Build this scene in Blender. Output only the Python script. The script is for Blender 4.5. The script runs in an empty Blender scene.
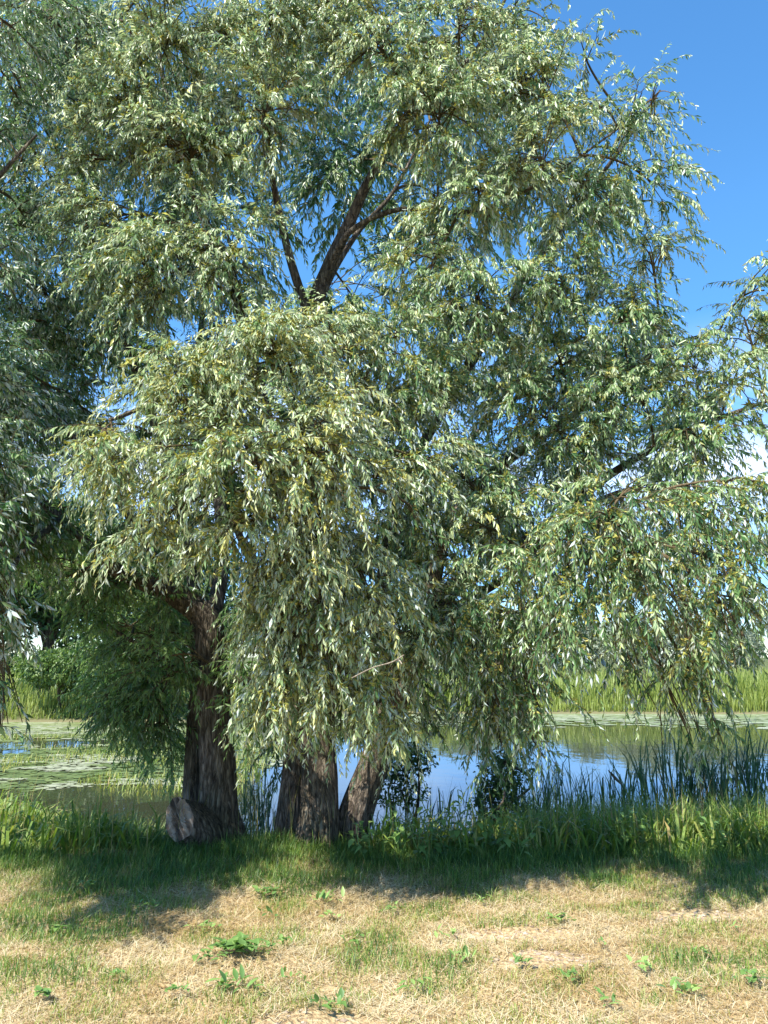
import bpy, math, random
import numpy as np

rng = np.random.default_rng(11)
random.seed(11)
scene = bpy.context.scene
COL = scene.collection
R = math.radians

# ------------------------------------------------------------------ camera
CAM_H = 1.6
PITCH = R(10.9)
FPX = 769.0
cam_d = bpy.data.cameras.new("camera")
cam_d.sensor_fit = 'VERTICAL'
cam_d.sensor_height = 24.0
cam_d.lens = FPX / 1024.0 * 24.0
cam_d.clip_start = 0.05
cam_d.clip_end = 3000
cam = bpy.data.objects.new("camera", cam_d)
COL.objects.link(cam)
cam.location = (0, 0, CAM_H)
cam.rotation_euler = (R(90) + PITCH, 0, 0)
scene.camera = cam


def P(px, py, d):
    """point seen at a photo pixel, d metres in front of the photographer (ground distance)"""
    u = (px - 384) / FPX
    v = (512 - py) / FPX
    y = math.cos(PITCH) - v * math.sin(PITCH)
    z = math.sin(PITCH) + v * math.cos(PITCH)
    s = d / y
    return np.array((u * s, d, CAM_H + z * s))


def mpp(py, d):
    v = (512 - py) / FPX
    return d / (math.cos(PITCH) - v * math.sin(PITCH)) / FPX


# ------------------------------------------------------------------ noise
def _hash(ix, iy, iz, seed):
    h = (ix * 374761393 + iy * 668265263 + iz * 2147483647 + seed * 974711) & 0xFFFFFFFF
    h = ((h ^ (h >> 13)) * 1274126177) & 0xFFFFFFFF
    h = h ^ (h >> 16)
    return (h & 0xFFFFFF) / float(0x1000000)


def noise2(x, y, seed=0):
    x = np.asarray(x, float); y = np.asarray(y, float)
    x0 = np.floor(x).astype(np.int64); y0 = np.floor(y).astype(np.int64)
    fx = x - x0; fy = y - y0
    fx = fx * fx * (3 - 2 * fx); fy = fy * fy * (3 - 2 * fy)
    z = np.zeros_like(x0)
    a = _hash(x0, y0, z, seed); b = _hash(x0 + 1, y0, z, seed)
    c = _hash(x0, y0 + 1, z, seed); d = _hash(x0 + 1, y0 + 1, z, seed)
    return (a * (1 - fx) + b * fx) * (1 - fy) + (c * (1 - fx) + d * fx) * fy


def fbm(x, y, seed=0, oct=4):
    t = 0; a = 0.5; n = 0
    for k in range(oct):
        t = t + a * noise2(x * 2 ** k, y * 2 ** k, seed + k * 17); n += a; a *= 0.5
    return t / n


def smooth(t):
    t = np.clip(t, 0, 1)
    return t * t * (3 - 2 * t)


def norm(v):
    return v / np.maximum(np.linalg.norm(v, axis=-1, keepdims=True), 1e-9)


# ------------------------------------------------------------------ scene helpers
def mesh_obj(name, V, F, mat, parent=None, tint=None, flat=False):
    """V (n,3); F list of int arrays (m,3) or (m,4); tint per face (concatenated)"""
    if not isinstance(F, list):
        F = [F]
    F = [f for f in F if len(f)]
    me = bpy.data.meshes.new(name)
    V = np.asarray(V, np.float32)
    me.vertices.add(len(V))
    me.vertices.foreach_set("co", V.ravel())
    li = np.concatenate([f.ravel() for f in F]).astype(np.int32)
    cnt = np.concatenate([np.full(len(f), f.shape[1], np.int32) for f in F])
    st = np.concatenate(([0], np.cumsum(cnt)[:-1])).astype(np.int32)
    me.loops.add(len(li))
    me.loops.foreach_set("vertex_index", li)
    me.polygons.add(len(cnt))
    me.polygons.foreach_set("loop_start", st)
    if tint is not None:
        at = me.attributes.new("tint", 'FLOAT', 'FACE')
        at.data.foreach_set("value", np.asarray(tint, np.float32))
    me.update(calc_edges=True)
    if flat:
        me.polygons.foreach_set("use_smooth", np.zeros(len(cnt), bool))
    me.materials.append(mat)
    o = bpy.data.objects.new(name, me)
    COL.objects.link(o)
    if parent is not None:
        o.parent = parent
        o.matrix_parent_inverse = parent.matrix_basis.inverted()
    return o


def tag(o, label=None, cat=None, group=None, kind=None):
    if label: o["label"] = label
    if cat: o["category"] = cat
    if group: o["group"] = group
    if kind: o["kind"] = kind
    return o


def thing(name, loc, label, cat, group=None):
    o = bpy.data.objects.new(name, None)
    o.empty_display_size = 0.2
    COL.objects.link(o)
    o.location = [float(c) for c in loc]
    bpy.context.view_layer.update()
    return tag(o, label, cat, group)


class Acc:
    """collects geometry for one mesh"""
    def __init__(s):
        s.V = []; s.T = []; s.Q = []; s.tt = []; s.qt = []; s.n = 0

    def tri(s, V, F, t):
        s.V.append(V); s.T.append(F + s.n); s.tt.append(np.broadcast_to(t, (len(F),))); s.n += len(V)

    def quad(s, V, F, t=0.5):
        s.V.append(V); s.Q.append(F + s.n); s.qt.append(np.broadcast_to(t, (len(F),))); s.n += len(V)

    def build(s, name, mat, parent=None, flat=False):
        if not s.V: return None
        F = []; t = []
        if s.T: F.append(np.concatenate(s.T)); t += s.tt
        if s.Q: F.append(np.concatenate(s.Q)); t += s.qt
        return mesh_obj(name, np.concatenate(s.V), F, mat, parent, np.concatenate(t), flat)


def tube(pts, rad, sides=8, rough=0.0, seed=0, cap=True, flare=None):
    """one swept tube; rough adds furrowed bark relief"""
    pts = np.asarray(pts, float); rad = np.asarray(rad, float)
    n = len(pts)
    tg = np.gradient(pts, axis=0); tg = norm(tg)
    ref = np.array((1.0, 0, 0)) if abs(tg[0][0]) < 0.8 else np.array((0, 1.0, 0))
    N = np.zeros_like(pts); B = np.zeros_like(pts)
    u = ref
    for i in range(n):
        u = u - tg[i] * u.dot(tg[i]); u = u / np.linalg.norm(u)
        N[i] = u; B[i] = np.cross(tg[i], u)
    a = np.linspace(0, 2 * np.pi, sides, endpoint=False)
    r = np.repeat(rad[:, None], sides, 1)
    if rough:
        s = np.concatenate(([0], np.cumsum(np.linalg.norm(np.diff(pts, axis=0), axis=1))))
        A, S = np.meshgrid(a, s)
        f = fbm(np.cos(A) * 8.0 + 17 + S * 0.7, np.sin(A) * 8.0 + 19 - S * 0.6, seed, 3) - 0.5
        g = fbm(np.cos(A) * 2.0 + 7 + S * 1.3, np.sin(A) * 2.0 + 9, seed + 5, 2) - 0.5
        lob = np.sin(A * 3 + seed + S * 0.3) * 0.04 + np.sin(A * 5 + seed * 2 + S * 0.6) * 0.025
        r = r * (1 + rough * (0.75 * f + 0.35 * g) + lob)
    V = pts[:, None] + r[..., None] * (np.cos(a)[None, :, None] * N[:, None] + np.sin(a)[None, :, None] * B[:, None])
    V = V.reshape(-1, 3)
    i = np.arange(n - 1)[:, None] * sides; j = np.arange(sides)[None]; k = (j + 1) % sides
    F = np.stack((i + j, i + k, i + sides + k, i + sides + j), -1).reshape(-1, 4)
    return V, F


def spline(pts, rad, m):
    """Catmull-Rom through control points"""
    pts = np.asarray(pts, float); rad = np.asarray(rad, float)
    Q = np.column_stack((pts, rad))
    Q = np.vstack((2 * Q[0] - Q[1], Q, 2 * Q[-1] - Q[-2]))
    out = []
    for i in range(1, len(Q) - 2):
        for t in np.linspace(0, 1, m, endpoint=False):
            p0, p1, p2, p3 = Q[i - 1], Q[i], Q[i + 1], Q[i + 2]
            out.append(0.5 * (2 * p1 + (p2 - p0) * t + (2 * p0 - 5 * p1 + 4 * p2 - p3) * t * t + (3 * p1 - p0 - 3 * p2 + p3) * t ** 3))
    out.append(Q[-2])
    out = np.array(out)
    return out[:, :3], np.maximum(out[:, 3], 0.004)


def batch_tubes(X, r0, r1):
    """X (N,S,3): many thin three-sided tubes"""
    N, S, _ = X.shape
    tg = norm(np.gradient(X, axis=1))
    ref = norm(rng.normal(size=(N, 1, 3)))
    u = norm(np.cross(tg, ref)); w = np.cross(tg, u)
    r = np.linspace(0, 1, S)[None, :, None]
    r = np.asarray(r0).reshape(-1, 1, 1) * (1 - r) + np.asarray(r1).reshape(-1, 1, 1) * r
    V = np.stack([X + r * (math.cos(a) * u + math.sin(a) * w) for a in (0, 2.094, 4.189)], 2)
    V = V.reshape(-1, 3)
    b = (np.arange(N)[:, None, None] * S + np.arange(S - 1)[None, :, None]) * 3
    j = np.arange(3)[None, None]; k = (j + 1) % 3
    F = np.stack((b + j, b + k, b + 3 + k, b + 3 + j), -1).reshape(-1, 4)
    return V, F


def leaf_geo(base, axis, up, L, W, fold=0.25, curl=0.12):
    """folded lance-shaped leaves: four vertices, two faces each"""
    axis = norm(axis)
    side = norm(np.cross(axis, up)); nr = np.cross(side, axis)
    L = L[:, None]; W = W[:, None]
    v0 = base
    mid = base + axis * L * 0.42
    v1 = mid + side * W * 0.5 + nr * W * fold
    v3 = mid - side * W * 0.5 + nr * W * fold
    v2 = base + axis * L - nr * L * curl
    V = np.stack((v0, v1, v2, v3), 1).reshape(-1, 3)
    b = np.arange(len(base))[:, None] * 4
    F = np.concatenate((b + np.array([[0, 1, 2]]), b + np.array([[0, 2, 3]])), 1).reshape(-1, 3)
    return V, F


def blade_geo(base, az, h, w, lean, bend):
    """grass blades: five vertices; lean 0 upright .. 1 lying"""
    d = np.stack((np.cos(az), np.sin(az), np.zeros_like(az)), 1)
    s = np.stack((-np.sin(az), np.cos(az), np.zeros_like(az)), 1)
    up = np.array((0, 0, 1.0))
    a1 = lean * math.pi / 2; a2 = np.clip(a1 + bend, 0, 2.6)
    dir1 = d * np.sin(a1)[:, None] + up * np.cos(a1)[:, None]
    dir2 = d * np.sin(a2)[:, None] + up * np.cos(a2)[:, None]
    h = h[:, None]; w = w[:, None]
    m = base + dir1 * h * 0.55
    t = m + dir2 * h * 0.45
    V = np.stack((base - s * w * .5, base + s * w * .5, m + s * w * .42, m - s * w * .42, t), 1).reshape(-1, 3)
    b = np.arange(len(base))[:, None] * 5
    F = np.concatenate((b + np.array([[0, 1, 2]]), b + np.array([[0, 2, 3]]), b + np.array([[3, 2, 4]])), 1).reshape(-1, 3)
    return V, F


# ------------------------------------------------------------------ materials
def new_mat(name):
    m = bpy.data.materials.new(name); m.use_nodes = True
    nt = m.node_tree; nt.nodes.clear()
    return m, nt, nt.nodes, nt.links


def ramp(nt, stops, fac):
    r = nt.nodes.new("ShaderNodeValToRGB")
    e = r.color_ramp.elements
    while len(e) < len(stops): e.new(0.5)
    for i, (p, c) in enumerate(stops):
        e[i].position = p; e[i].color = (*c, 1)
    nt.links.new(fac, r.inputs[0])
    return r.outputs[0]


def leaf_mat(name, stops, under=None, rough=0.45, trans=0.3, tcol=1.3, spec=0.5):
    m, nt, N, L = new_mat(name)
    at = N.new("ShaderNodeAttribute"); at.attribute_name = "tint"
    c = ramp(nt, stops, at.outputs["Fac"])
    top = c
    if under is not None:
        g = N.new("ShaderNodeNewGeometry")
        mx = N.new("ShaderNodeMix"); mx.data_type = 'RGBA'
        L.new(g.outputs["Backfacing"], mx.inputs["Factor"])
        L.new(c, mx.inputs["A"])
        mx2 = N.new("ShaderNodeMix"); mx2.data_type = 'RGBA'; mx2.inputs["Factor"].default_value = 0.85
        L.new(c, mx2.inputs["A"]); mx2.inputs["B"].default_value = (*under, 1)
        L.new(mx2.outputs["Result"], mx.inputs["B"])
        c = mx.outputs["Result"]
    b = N.new("ShaderNodeBsdfPrincipled")
    b.inputs["Roughness"].default_value = rough
    b.inputs["Specular IOR Level"].default_value = spec
    L.new(c, b.inputs["Base Color"])
    t = N.new("ShaderNodeBsdfTranslucent")
    h = N.new("ShaderNodeHueSaturation"); h.inputs["Saturation"].default_value = 1.15; h.inputs["Value"].default_value = tcol
    L.new(top, h.inputs["Color"]); L.new(h.outputs[0], t.inputs["Color"])
    ms = N.new("ShaderNodeMixShader"); ms.inputs[0].default_value = trans
    L.new(b.outputs[0], ms.inputs[1]); L.new(t.outputs[0], ms.inputs[2])
    o = N.new("ShaderNodeOutputMaterial"); L.new(ms.outputs[0], o.inputs[0])
    return m


def bark_mat(name, c0, c1, scale=9.0, dist=0.03):
    m, nt, N, L = new_mat(name)
    tc = N.new("ShaderNodeTexCoord")
    mp = N.new("ShaderNodeMapping"); mp.inputs["Scale"].default_value = (scale, scale, scale * 0.2)
    L.new(tc.outputs["Object"], mp.inputs[0])
    n = N.new("ShaderNodeTexNoise"); n.inputs["Scale"].default_value = 2.4; n.inputs["Detail"].default_value = 8; n.inputs["Distortion"].default_value = 0.6
    L.new(mp.outputs[0], n.inputs["Vector"])
    c = ramp(nt, [(0.32, c0), (0.52, tuple(0.5 * (a + b) for a, b in zip(c0, c1))), (0.7, c1)], n.outputs["Fac"])
    n2 = N.new("ShaderNodeTexNoise"); n2.inputs["Scale"].default_value = 1.7; n2.inputs["Detail"].default_value = 4
    L.new(tc.outputs["Object"], n2.inputs["Vector"])
    mx = N.new("ShaderNodeMix"); mx.data_type = 'RGBA'; mx.blend_type = 'MULTIPLY'
    L.new(ramp(nt, [(0.35, (0.62, 0.66, 0.5)), (0.65, (1, 1, 1))], n2.outputs["Fac"]), mx.inputs["B"])
    L.new(c, mx.inputs["A"]); mx.inputs["Factor"].default_value = 1
    b = N.new("ShaderNodeBsdfPrincipled"); b.inputs["Roughness"].default_value = 0.9
    b.inputs["Specular IOR Level"].default_value = 0.2
    vo = N.new("ShaderNodeTexVoronoi"); vo.feature = 'DISTANCE_TO_EDGE'; vo.inputs["Scale"].default_value = 3.6
    wp = N.new("ShaderNodeMix"); wp.data_type = 'VECTOR'; wp.inputs["Factor"].default_value = 0.5
    L.new(mp.outputs[0], wp.inputs["A"]); L.new(n.outputs["Color"], wp.inputs["B"]); L.new(wp.outputs["Result"], vo.inputs["Vector"])
    crk = ramp(nt, [(0.0, (0.58, 0.56, 0.54)), (0.14, (0.85, 0.85, 0.85)), (0.3, (1, 1, 1))], vo.outputs["Distance"])
    mc = N.new("ShaderNodeMix"); mc.data_type = 'RGBA'; mc.blend_type = 'MULTIPLY'; mc.inputs["Factor"].default_value = 1
    L.new(mx.outputs["Result"], mc.inputs["A"]); L.new(crk, mc.inputs["B"])
    L.new(mc.outputs["Result"], b.inputs["Base Color"])
    hm = N.new("ShaderNodeMath"); hm.operation = 'MULTIPLY_ADD'; hm.inputs[1].default_value = 0.5
    L.new(n.outputs["Fac"], hm.inputs[0]); L.new(crk, hm.inputs[2])
    bp = N.new("ShaderNodeBump"); bp.inputs["Distance"].default_value = dist; bp.inputs["Strength"].default_value = 0.9
    L.new(hm.outputs[0], bp.inputs["Height"]); L.new(bp.outputs[0], b.inputs["Normal"])
    o = N.new("ShaderNodeOutputMaterial"); L.new(b.outputs[0], o.inputs[0])
    return m


WILLOW = [(0.0, (0.045, 0.115, 0.032)), (0.35, (0.15, 0.255, 0.085)), (0.62, (0.36, 0.45, 0.21)), (0.86, (0.58, 0.64, 0.40)), (1.0, (0.60, 0.58, 0.18))]
M_leaf = leaf_mat("willow_leaf", WILLOW, under=(0.62, 0.68, 0.61), rough=0.38, trans=0.3, spec=0.5)
M_green = leaf_mat("green_willow_leaf", [(0, (0.04, 0.10, 0.03)), (0.4, (0.10, 0.19, 0.05)), (0.8, (0.20, 0.31, 0.09)), (1, (0.30, 0.40, 0.13))], under=(0.30, 0.38, 0.26), rough=0.42, trans=0.42, tcol=1.4)  # the left willow's own leaf colour, a deeper green than willow_leaf
M_catkin = leaf_mat("willow_catkin", [(0, (0.28, 0.30, 0.06)), (0.5, (0.44, 0.43, 0.09)), (1, (0.62, 0.56, 0.20))], rough=0.7, trans=0.25)
M_bush = leaf_mat("bush_leaf", [(0, (0.03, 0.07, 0.02)), (0.5, (0.06, 0.13, 0.03)), (1, (0.13, 0.2, 0.05))], under=(0.1, 0.16, 0.07), rough=0.5, trans=0.3)
M_pale = leaf_mat("pale_tree_leaf", [(0, (0.10, 0.15, 0.08)), (0.5, (0.17, 0.22, 0.13)), (1, (0.26, 0.30, 0.2))], under=(0.3, 0.34, 0.28), rough=0.5, trans=0.3)
M_grass = leaf_mat("grass_blade", [(0.0, (0.68, 0.60, 0.41)), (0.22, (0.53, 0.42, 0.22)), (0.33, (0.36, 0.235, 0.10)), (0.43, (0.36, 0.33, 0.10)), (0.62, (0.24, 0.32, 0.06)), (0.82, (0.12, 0.225, 0.04)), (1.0, (0.05, 0.12, 0.025))], rough=0.5, trans=0.35)
M_reed = leaf_mat("reed_leaf", [(0, (0.035, 0.08, 0.04)), (0.5, (0.075, 0.15, 0.06)), (1, (0.20, 0.26, 0.08))], rough=0.4, trans=0.25)
M_reedbed = leaf_mat("far_reed_leaf", [(0, (0.36, 0.34, 0.14)), (0.5, (0.26, 0.32, 0.07)), (1, (0.15, 0.24, 0.045))], rough=0.5, trans=0.35)
M_weed = leaf_mat("weed_leaf", [(0, (0.08, 0.16, 0.045)), (0.5, (0.16, 0.28, 0.07)), (1, (0.30, 0.42, 0.13))], rough=0.45, trans=0.3)
M_mat_alga = leaf_mat("duckweed_leaf", [(0, (0.08, 0.12, 0.03)), (0.5, (0.17, 0.22, 0.06)), (1, (0.34, 0.36, 0.23))], rough=0.5, trans=0.1)
M_bark = bark_mat("willow_bark", (0.06, 0.046, 0.035), (0.32, 0.26, 0.205), 15, 0.05)
M_twig = bark_mat("twig_bark", (0.09, 0.065, 0.035), (0.20, 0.15, 0.08), 20, 0.004)
M_deadtwig = bark_mat("bleached_bark", (0.28, 0.23, 0.17), (0.42, 0.36, 0.28), 20, 0.004)

# ------------------------------------------------------------------ ground, water
def edge_near(x):
    return 8.9 + 0.5 * (fbm(x * 0.5, x * 0 + 3.3, 5) - 0.5) + 1.7 * smooth((-2.6 - x) / 2.2)


def edge_far(x):
    return 30.3 + 2.4 * (fbm(x * 0.12, x * 0 + 1.3, 8) - 0.5) - 4.0 * smooth((-1.0 - x) / 5.0)


def height(x, y):
    x = np.asarray(x, float); y = np.asarray(y, float)
    s = np.minimum(np.minimum(y - edge_near(x), edge_far(x) - y), np.minimum(x + 34, 48 - x))
    bank = -0.45 + 0.45 * smooth(-s / 1.9)
    h = np.where(s < 0, bank, -0.45 - 0.8 * smooth(s / 2.0))
    near = np.exp(-np.maximum(np.hypot(x, y - 5) - 9, 0) / 6)
    lumps = (fbm(x * 1.1, y * 1.1, 21) - 0.5) * 0.10 + (fbm(x * 5, y * 5, 22, 3) - 0.5) * 0.035
    h = h + lumps * near * (s < 0.3)
    far = np.maximum(np.hypot(x, y) - 60, 0)
    return h + np.where(s < 0, far * 0.004 * (0.5 + fbm(x * 0.01, y * 0.01, 33)), 0)


def axis_lines(a, b, step, far0, far1, g=1.22):
    c = list(np.arange(a, b + 1e-6, step))
    s = step; v = b
    while v < far1:
        s *= g; v += s; c.append(v)
    s = step; v = a; pre = []
    while v > far0:
        s *= g; v -= s; pre.append(v)
    return np.array(pre[::-1] + c)


gx = axis_lines(-6.5, 6.5, 0.05, -900, 900)
gy = np.unique(np.concatenate((axis_lines(2.4, 11.5, 0.05, -300, 22.0, 1.15), np.arange(22.5, 36, 0.5), axis_lines(36, 37, 0.7, 37, 1500)[1:])))
X, Y = np.meshgrid(gx, gy)
Z = height(X, Y)
V = np.stack((X, Y, Z), -1).reshape(-1, 3)
nx, ny = len(gx), len(gy)
i = np.arange(ny - 1)[:, None] * nx; j = np.arange(nx - 1)[None]
F = np.stack((i + j, i + j + 1, i + nx + j + 1, i + nx + j), -1).reshape(-1, 4)


def ground_mat():
    m, nt, N, L = new_mat("meadow_soil")
    g = N.new("ShaderNodeNewGeometry")
    sep = N.new("ShaderNodeSeparateXYZ"); L.new(g.outputs["Position"], sep.inputs[0])
    n1 = N.new("ShaderNodeTexNoise"); n1.inputs["Scale"].default_value = 1.3; n1.inputs["Detail"].default_value = 7
    n2 = N.new("ShaderNodeTexNoise"); n2.inputs["Scale"].default_value = 38; n2.inputs["Detail"].default_value = 6
    for n in (n1, n2): L.new(g.outputs["Position"], n.inputs["Vector"])
    straw = ramp(nt, [(0.3, (0.20, 0.13, 0.07)), (0.5, (0.40, 0.29, 0.15)), (0.7, (0.52, 0.42, 0.25))], n2.outputs["Fac"])
    green = ramp(nt, [(0.3, (0.05, 0.06, 0.02)), (0.7, (0.13, 0.15, 0.05))], n2.outputs["Fac"])
    a = N.new("ShaderNodeMath"); a.operation = 'MULTIPLY_ADD'; a.inputs[1].default_value = 1.3; a.inputs[2].default_value = -0.65
    L.new(n1.outputs["Fac"], a.inputs[0])
    b = N.new("ShaderNodeMath"); b.operation = 'MULTIPLY_ADD'; b.inputs[1].default_value = 0.55; b.inputs[2].default_value = -3.0
    L.new(sep.outputs["Y"], b.inputs[0])
    c = N.new("ShaderNodeMath"); c.operation = 'ADD'; c.use_clamp = True
    L.new(a.outputs[0], c.inputs[0]); L.new(b.outputs[0], c.inputs[1])
    mx = N.new("ShaderNodeMix"); mx.data_type = 'RGBA'
    L.new(c.outputs[0], mx.inputs["Factor"]); L.new(straw, mx.inputs["A"]); L.new(green, mx.inputs["B"])
    mud = N.new("ShaderNodeMapRange"); mud.inputs["From Min"].default_value = -0.28; mud.inputs["From Max"].default_value = -0.42
    L.new(sep.outputs["Z"], mud.inputs["Value"])
    mx2 = N.new("ShaderNodeMix"); mx2.data_type = 'RGBA'
    farsh = N.new("ShaderNodeMapRange"); farsh.inputs["From Min"].default_value = 15; farsh.inputs["From Max"].default_value = 18
    L.new(sep.outputs["Y"], farsh.inputs["Value"])
    mc = N.new("ShaderNodeMix"); mc.data_type = 'RGBA'; mc.inputs["A"].default_value = (0.05, 0.04, 0.025, 1); mc.inputs["B"].default_value = (0.19, 0.17, 0.09, 1)
    L.new(farsh.outputs[0], mc.inputs["Factor"])
    L.new(mud.outputs[0], mx2.inputs["Factor"]); L.new(mx.outputs["Result"], mx2.inputs["A"]); L.new(mc.outputs["Result"], mx2.inputs["B"])
    p = N.new("ShaderNodeBsdfPrincipled"); p.inputs["Roughness"].default_value = 0.95; p.inputs["Specular IOR Level"].default_value = 0.15
    L.new(mx2.outputs["Result"], p.inputs["Base Color"])
    bp = N.new("ShaderNodeBump"); bp.inputs["Distance"].default_value = 0.03
    L.new(n2.outputs["Fac"], bp.inputs["Height"]); L.new(bp.outputs[0], p.inputs["Normal"])
    o = N.new("ShaderNodeOutputMaterial"); L.new(p.outputs[0], o.inputs[0])
    return m


tag(mesh_obj("ground", V, F, ground_mat()), kind='structure')


def water_mat():
    m, nt, N, L = new_mat("pond_water")
    g = N.new("ShaderNodeNewGeometry")
    mp = N.new("ShaderNodeMapping"); mp.inputs["Scale"].default_value = (1, 0.6, 1)
    L.new(g.outputs["Position"], mp.inputs[0])
    n = N.new("ShaderNodeTexNoise"); n.inputs["Scale"].default_value = 2.2; n.inputs["Detail"].default_value = 3
    L.new(mp.outputs[0], n.inputs["Vector"])
    bp = N.new("ShaderNodeBump"); bp.inputs["Distance"].default_value = 0.012; bp.inputs["Strength"].default_value = 0.35
    L.new(n.outputs["Fac"], bp.inputs["Height"])
    p = N.new("ShaderNodeBsdfPrincipled"); p.inputs["Base Color"].default_value = (0.035, 0.04, 0.022, 1)
    p.inputs["Roughness"].default_value = 0.03; p.inputs["IOR"].default_value = 1.33
    L.new(bp.outputs[0], p.inputs["Normal"])
    o = N.new("ShaderNodeOutputMaterial"); L.new(p.outputs[0], o.inputs[0])
    return m


WZ = -0.45
tag(mesh_obj("pond_water", np.array([(-40, 6, WZ), (54, 6, WZ), (54, 40, WZ), (-40, 40, WZ)]), np.array([[0, 1, 2, 3]]), water_mat()), kind='structure')

# ------------------------------------------------------------------ willows
class Willow:
    def __init__(s):
        s.trunks = []; s.limbs = []; s.samples = []; s.mat = M_leaf
        s.leaf = Acc(); s.twig = Acc(); s.cat = Acc()

    def stem(s, ctrl, trunk=True, m=16):
        """ctrl: (px, py, d, radius)"""
        pts = [P(a, b, c) for a, b, c, r in ctrl]
        p, r = spline(pts, [q[3] for q in ctrl], m)
        s.add_path(p, r, trunk)

    def add_path(s, p, r, trunk):
        k = len(s.trunks) + len(s.limbs)
        al = np.concatenate(([0], np.cumsum(np.linalg.norm(np.diff(p, axis=0), axis=1))))
        wob = np.stack([fbm(al * 1.3, np.full(len(p), 3.1 * k + c), 50 + c, 2) - 0.5 for c in range(3)], 1)
        p = p + wob * (r[:, None] * 0.5 * np.minimum(al, 1)[:, None])
        (s.trunks if trunk else s.limbs).append((p, r, k))
        s.samples.append(p[4:] if not trunk else p[len(p) // 2:])

    def clump(s, c, rad, n_twigs, L=0.36, droop=2.0, cat=0.3, tint=0.45, leafL=0.07, out=None, bough=True):
        c = np.asarray(c, float); rad = np.asarray(rad, float)
        S_ = np.concatenate(s.samples)
        dd = np.linalg.norm(S_ - c, axis=1) + 0.7 * np.maximum(S_[:, 2] - c[2] - 0.1, 0)
        a = S_[np.argmin(dd)]
        dist = np.linalg.norm(c - a)
        t = np.linspace(0, 1, 9)[:, None]
        mid = 0.5 * (a + c) + np.array((0, 0, 0.22 * dist + 0.1)) + rng.normal(size=3) * 0.08 * dist
        top = c + np.array((0, 0, rad[2] * 0.35))
        bz = (1 - t) ** 2 * a + 2 * t * (1 - t) * mid + t * t * top
        r0 = min(0.008 + 0.008 * dist, 0.024)
        Vt, Ft = tube(bz, np.linspace(r0, 0.008, 9), 5)
        s.twig.quad(Vt, Ft)
        # side branches through the clump
        nb = max(6, n_twigs // 9)
        tb = rng.uniform(0.45, 1.0, nb)
        st = (1 - tb[:, None]) ** 2 * a + 2 * tb[:, None] * (1 - tb[:, None]) * mid + tb[:, None] ** 2 * top
        v = norm(rng.normal(size=(nb, 3))) * (rng.uniform(0, 1, nb) ** 0.42)[:, None]
        tgt = c + v * rad + np.array((0, 0, rad[2] * 0.15))
        K = 7
        t = np.linspace(0, 1, K)[None, :, None]
        dl = np.linalg.norm(tgt - st, axis=1)[:, None]
        md = 0.5 * (st + tgt) + np.array((0, 0, 1.0)) * dl * 0.28 + rng.normal(size=(nb, 3)) * dl * 0.07
        B = (1 - t) ** 2 * st[:, None] + 2 * t * (1 - t) * md[:, None] + t * t * tgt[:, None]
        Vt, Ft = batch_tubes(B, np.full(nb, 0.008), np.full(nb, 0.003))
        s.twig.quad(Vt, Ft)
        # leafy shoots
        n = int(n_twigs)
        bi = rng.integers(0, nb, n)
        sp = rng.uniform(0.2, 1.0, n) ** 0.7 * (K - 1)
        i0 = np.minimum(sp.astype(int), K - 2); fr = (sp - i0)[:, None]
        p0 = B[bi, i0] * (1 - fr) + B[bi, i0 + 1] * fr
        tg = norm(B[bi, i0 + 1] - B[bi, i0])
        az = rng.uniform(0, 2 * np.pi, n)
        hz = np.stack((np.cos(az), np.sin(az), rng.uniform(-0.3, 0.5, n)), 1)
        outw = norm(p0 - (c - np.array((0, 0, rad[2] * 0.2)))) * 0.45
        if out is not None: outw = outw + np.asarray(out)
        d = norm(tg * 0.6 + hz * 0.75 + outw)
        Ls = L * rng.uniform(0.55, 1.45, n)
        S = 7
        Xp = [p0]
        dz = droop * rng.uniform(0.6, 1.5, n)
        for k in range(S - 1):
            step = Ls / (S - 1)
            d = norm(d + np.array((0, 0, -1.0)) * (dz * step)[:, None] + rng.normal(size=(n, 3)) * 0.08)
            Xp.append(Xp[-1] + d * step[:, None])
        Xp = np.stack(Xp, 1)
        Vt, Ft = batch_tubes(Xp, np.full(n, 0.0026), np.full(n, 0.001))
        s.twig.quad(Vt, Ft)
        M = max(10, int(L / 0.017))
        u = (np.arange(M)[None] + rng.uniform(0, 1, (n, M))) / M * 0.94 + 0.06
        q = u * (S - 1); i0 = np.minimum(q.astype(int), S - 2); fr = (q - i0)[..., None]
        ar = np.arange(n)[:, None]
        bp = Xp[ar, i0] * (1 - fr) + Xp[ar, i0 + 1] * fr
        tg = norm(Xp[ar, i0 + 1] - Xp[ar, i0])
        N_ = n * M
        bp = bp.reshape(-1, 3); tg = tg.reshape(-1, 3); u = u.ravel()
        rv = rng.normal(size=(N_, 3)); rv = norm(rv - tg * (rv * tg).sum(1, keepdims=True))
        ax = norm(tg * 0.7 + rv * rng.uniform(0.3, 1.0, (N_, 1)) + np.array((0, 0, -0.7)))
        upv = norm(np.array((-0.38, -0.34, 0.5)) - rv * 0.2 + rng.normal(size=(N_, 3)) * 0.5 + tg * 0.3)
        ll = leafL * rng.uniform(0.55, 1.35, N_) * (1 - 0.45 * np.maximum(u - 0.7, 0) / 0.3)
        Vt, Ft = leaf_geo(bp, ax, upv, ll, ll * rng.uniform(0.2, 0.3, N_), 0.16, rng.uniform(-0.02, 0.2, (N_, 1)))
        shoot = np.repeat(rng.normal(0, 0.15, n), M)
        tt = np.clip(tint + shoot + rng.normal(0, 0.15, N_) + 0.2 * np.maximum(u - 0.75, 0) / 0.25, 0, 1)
        s.leaf.tri(Vt, Ft, np.repeat(tt, 2))
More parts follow.
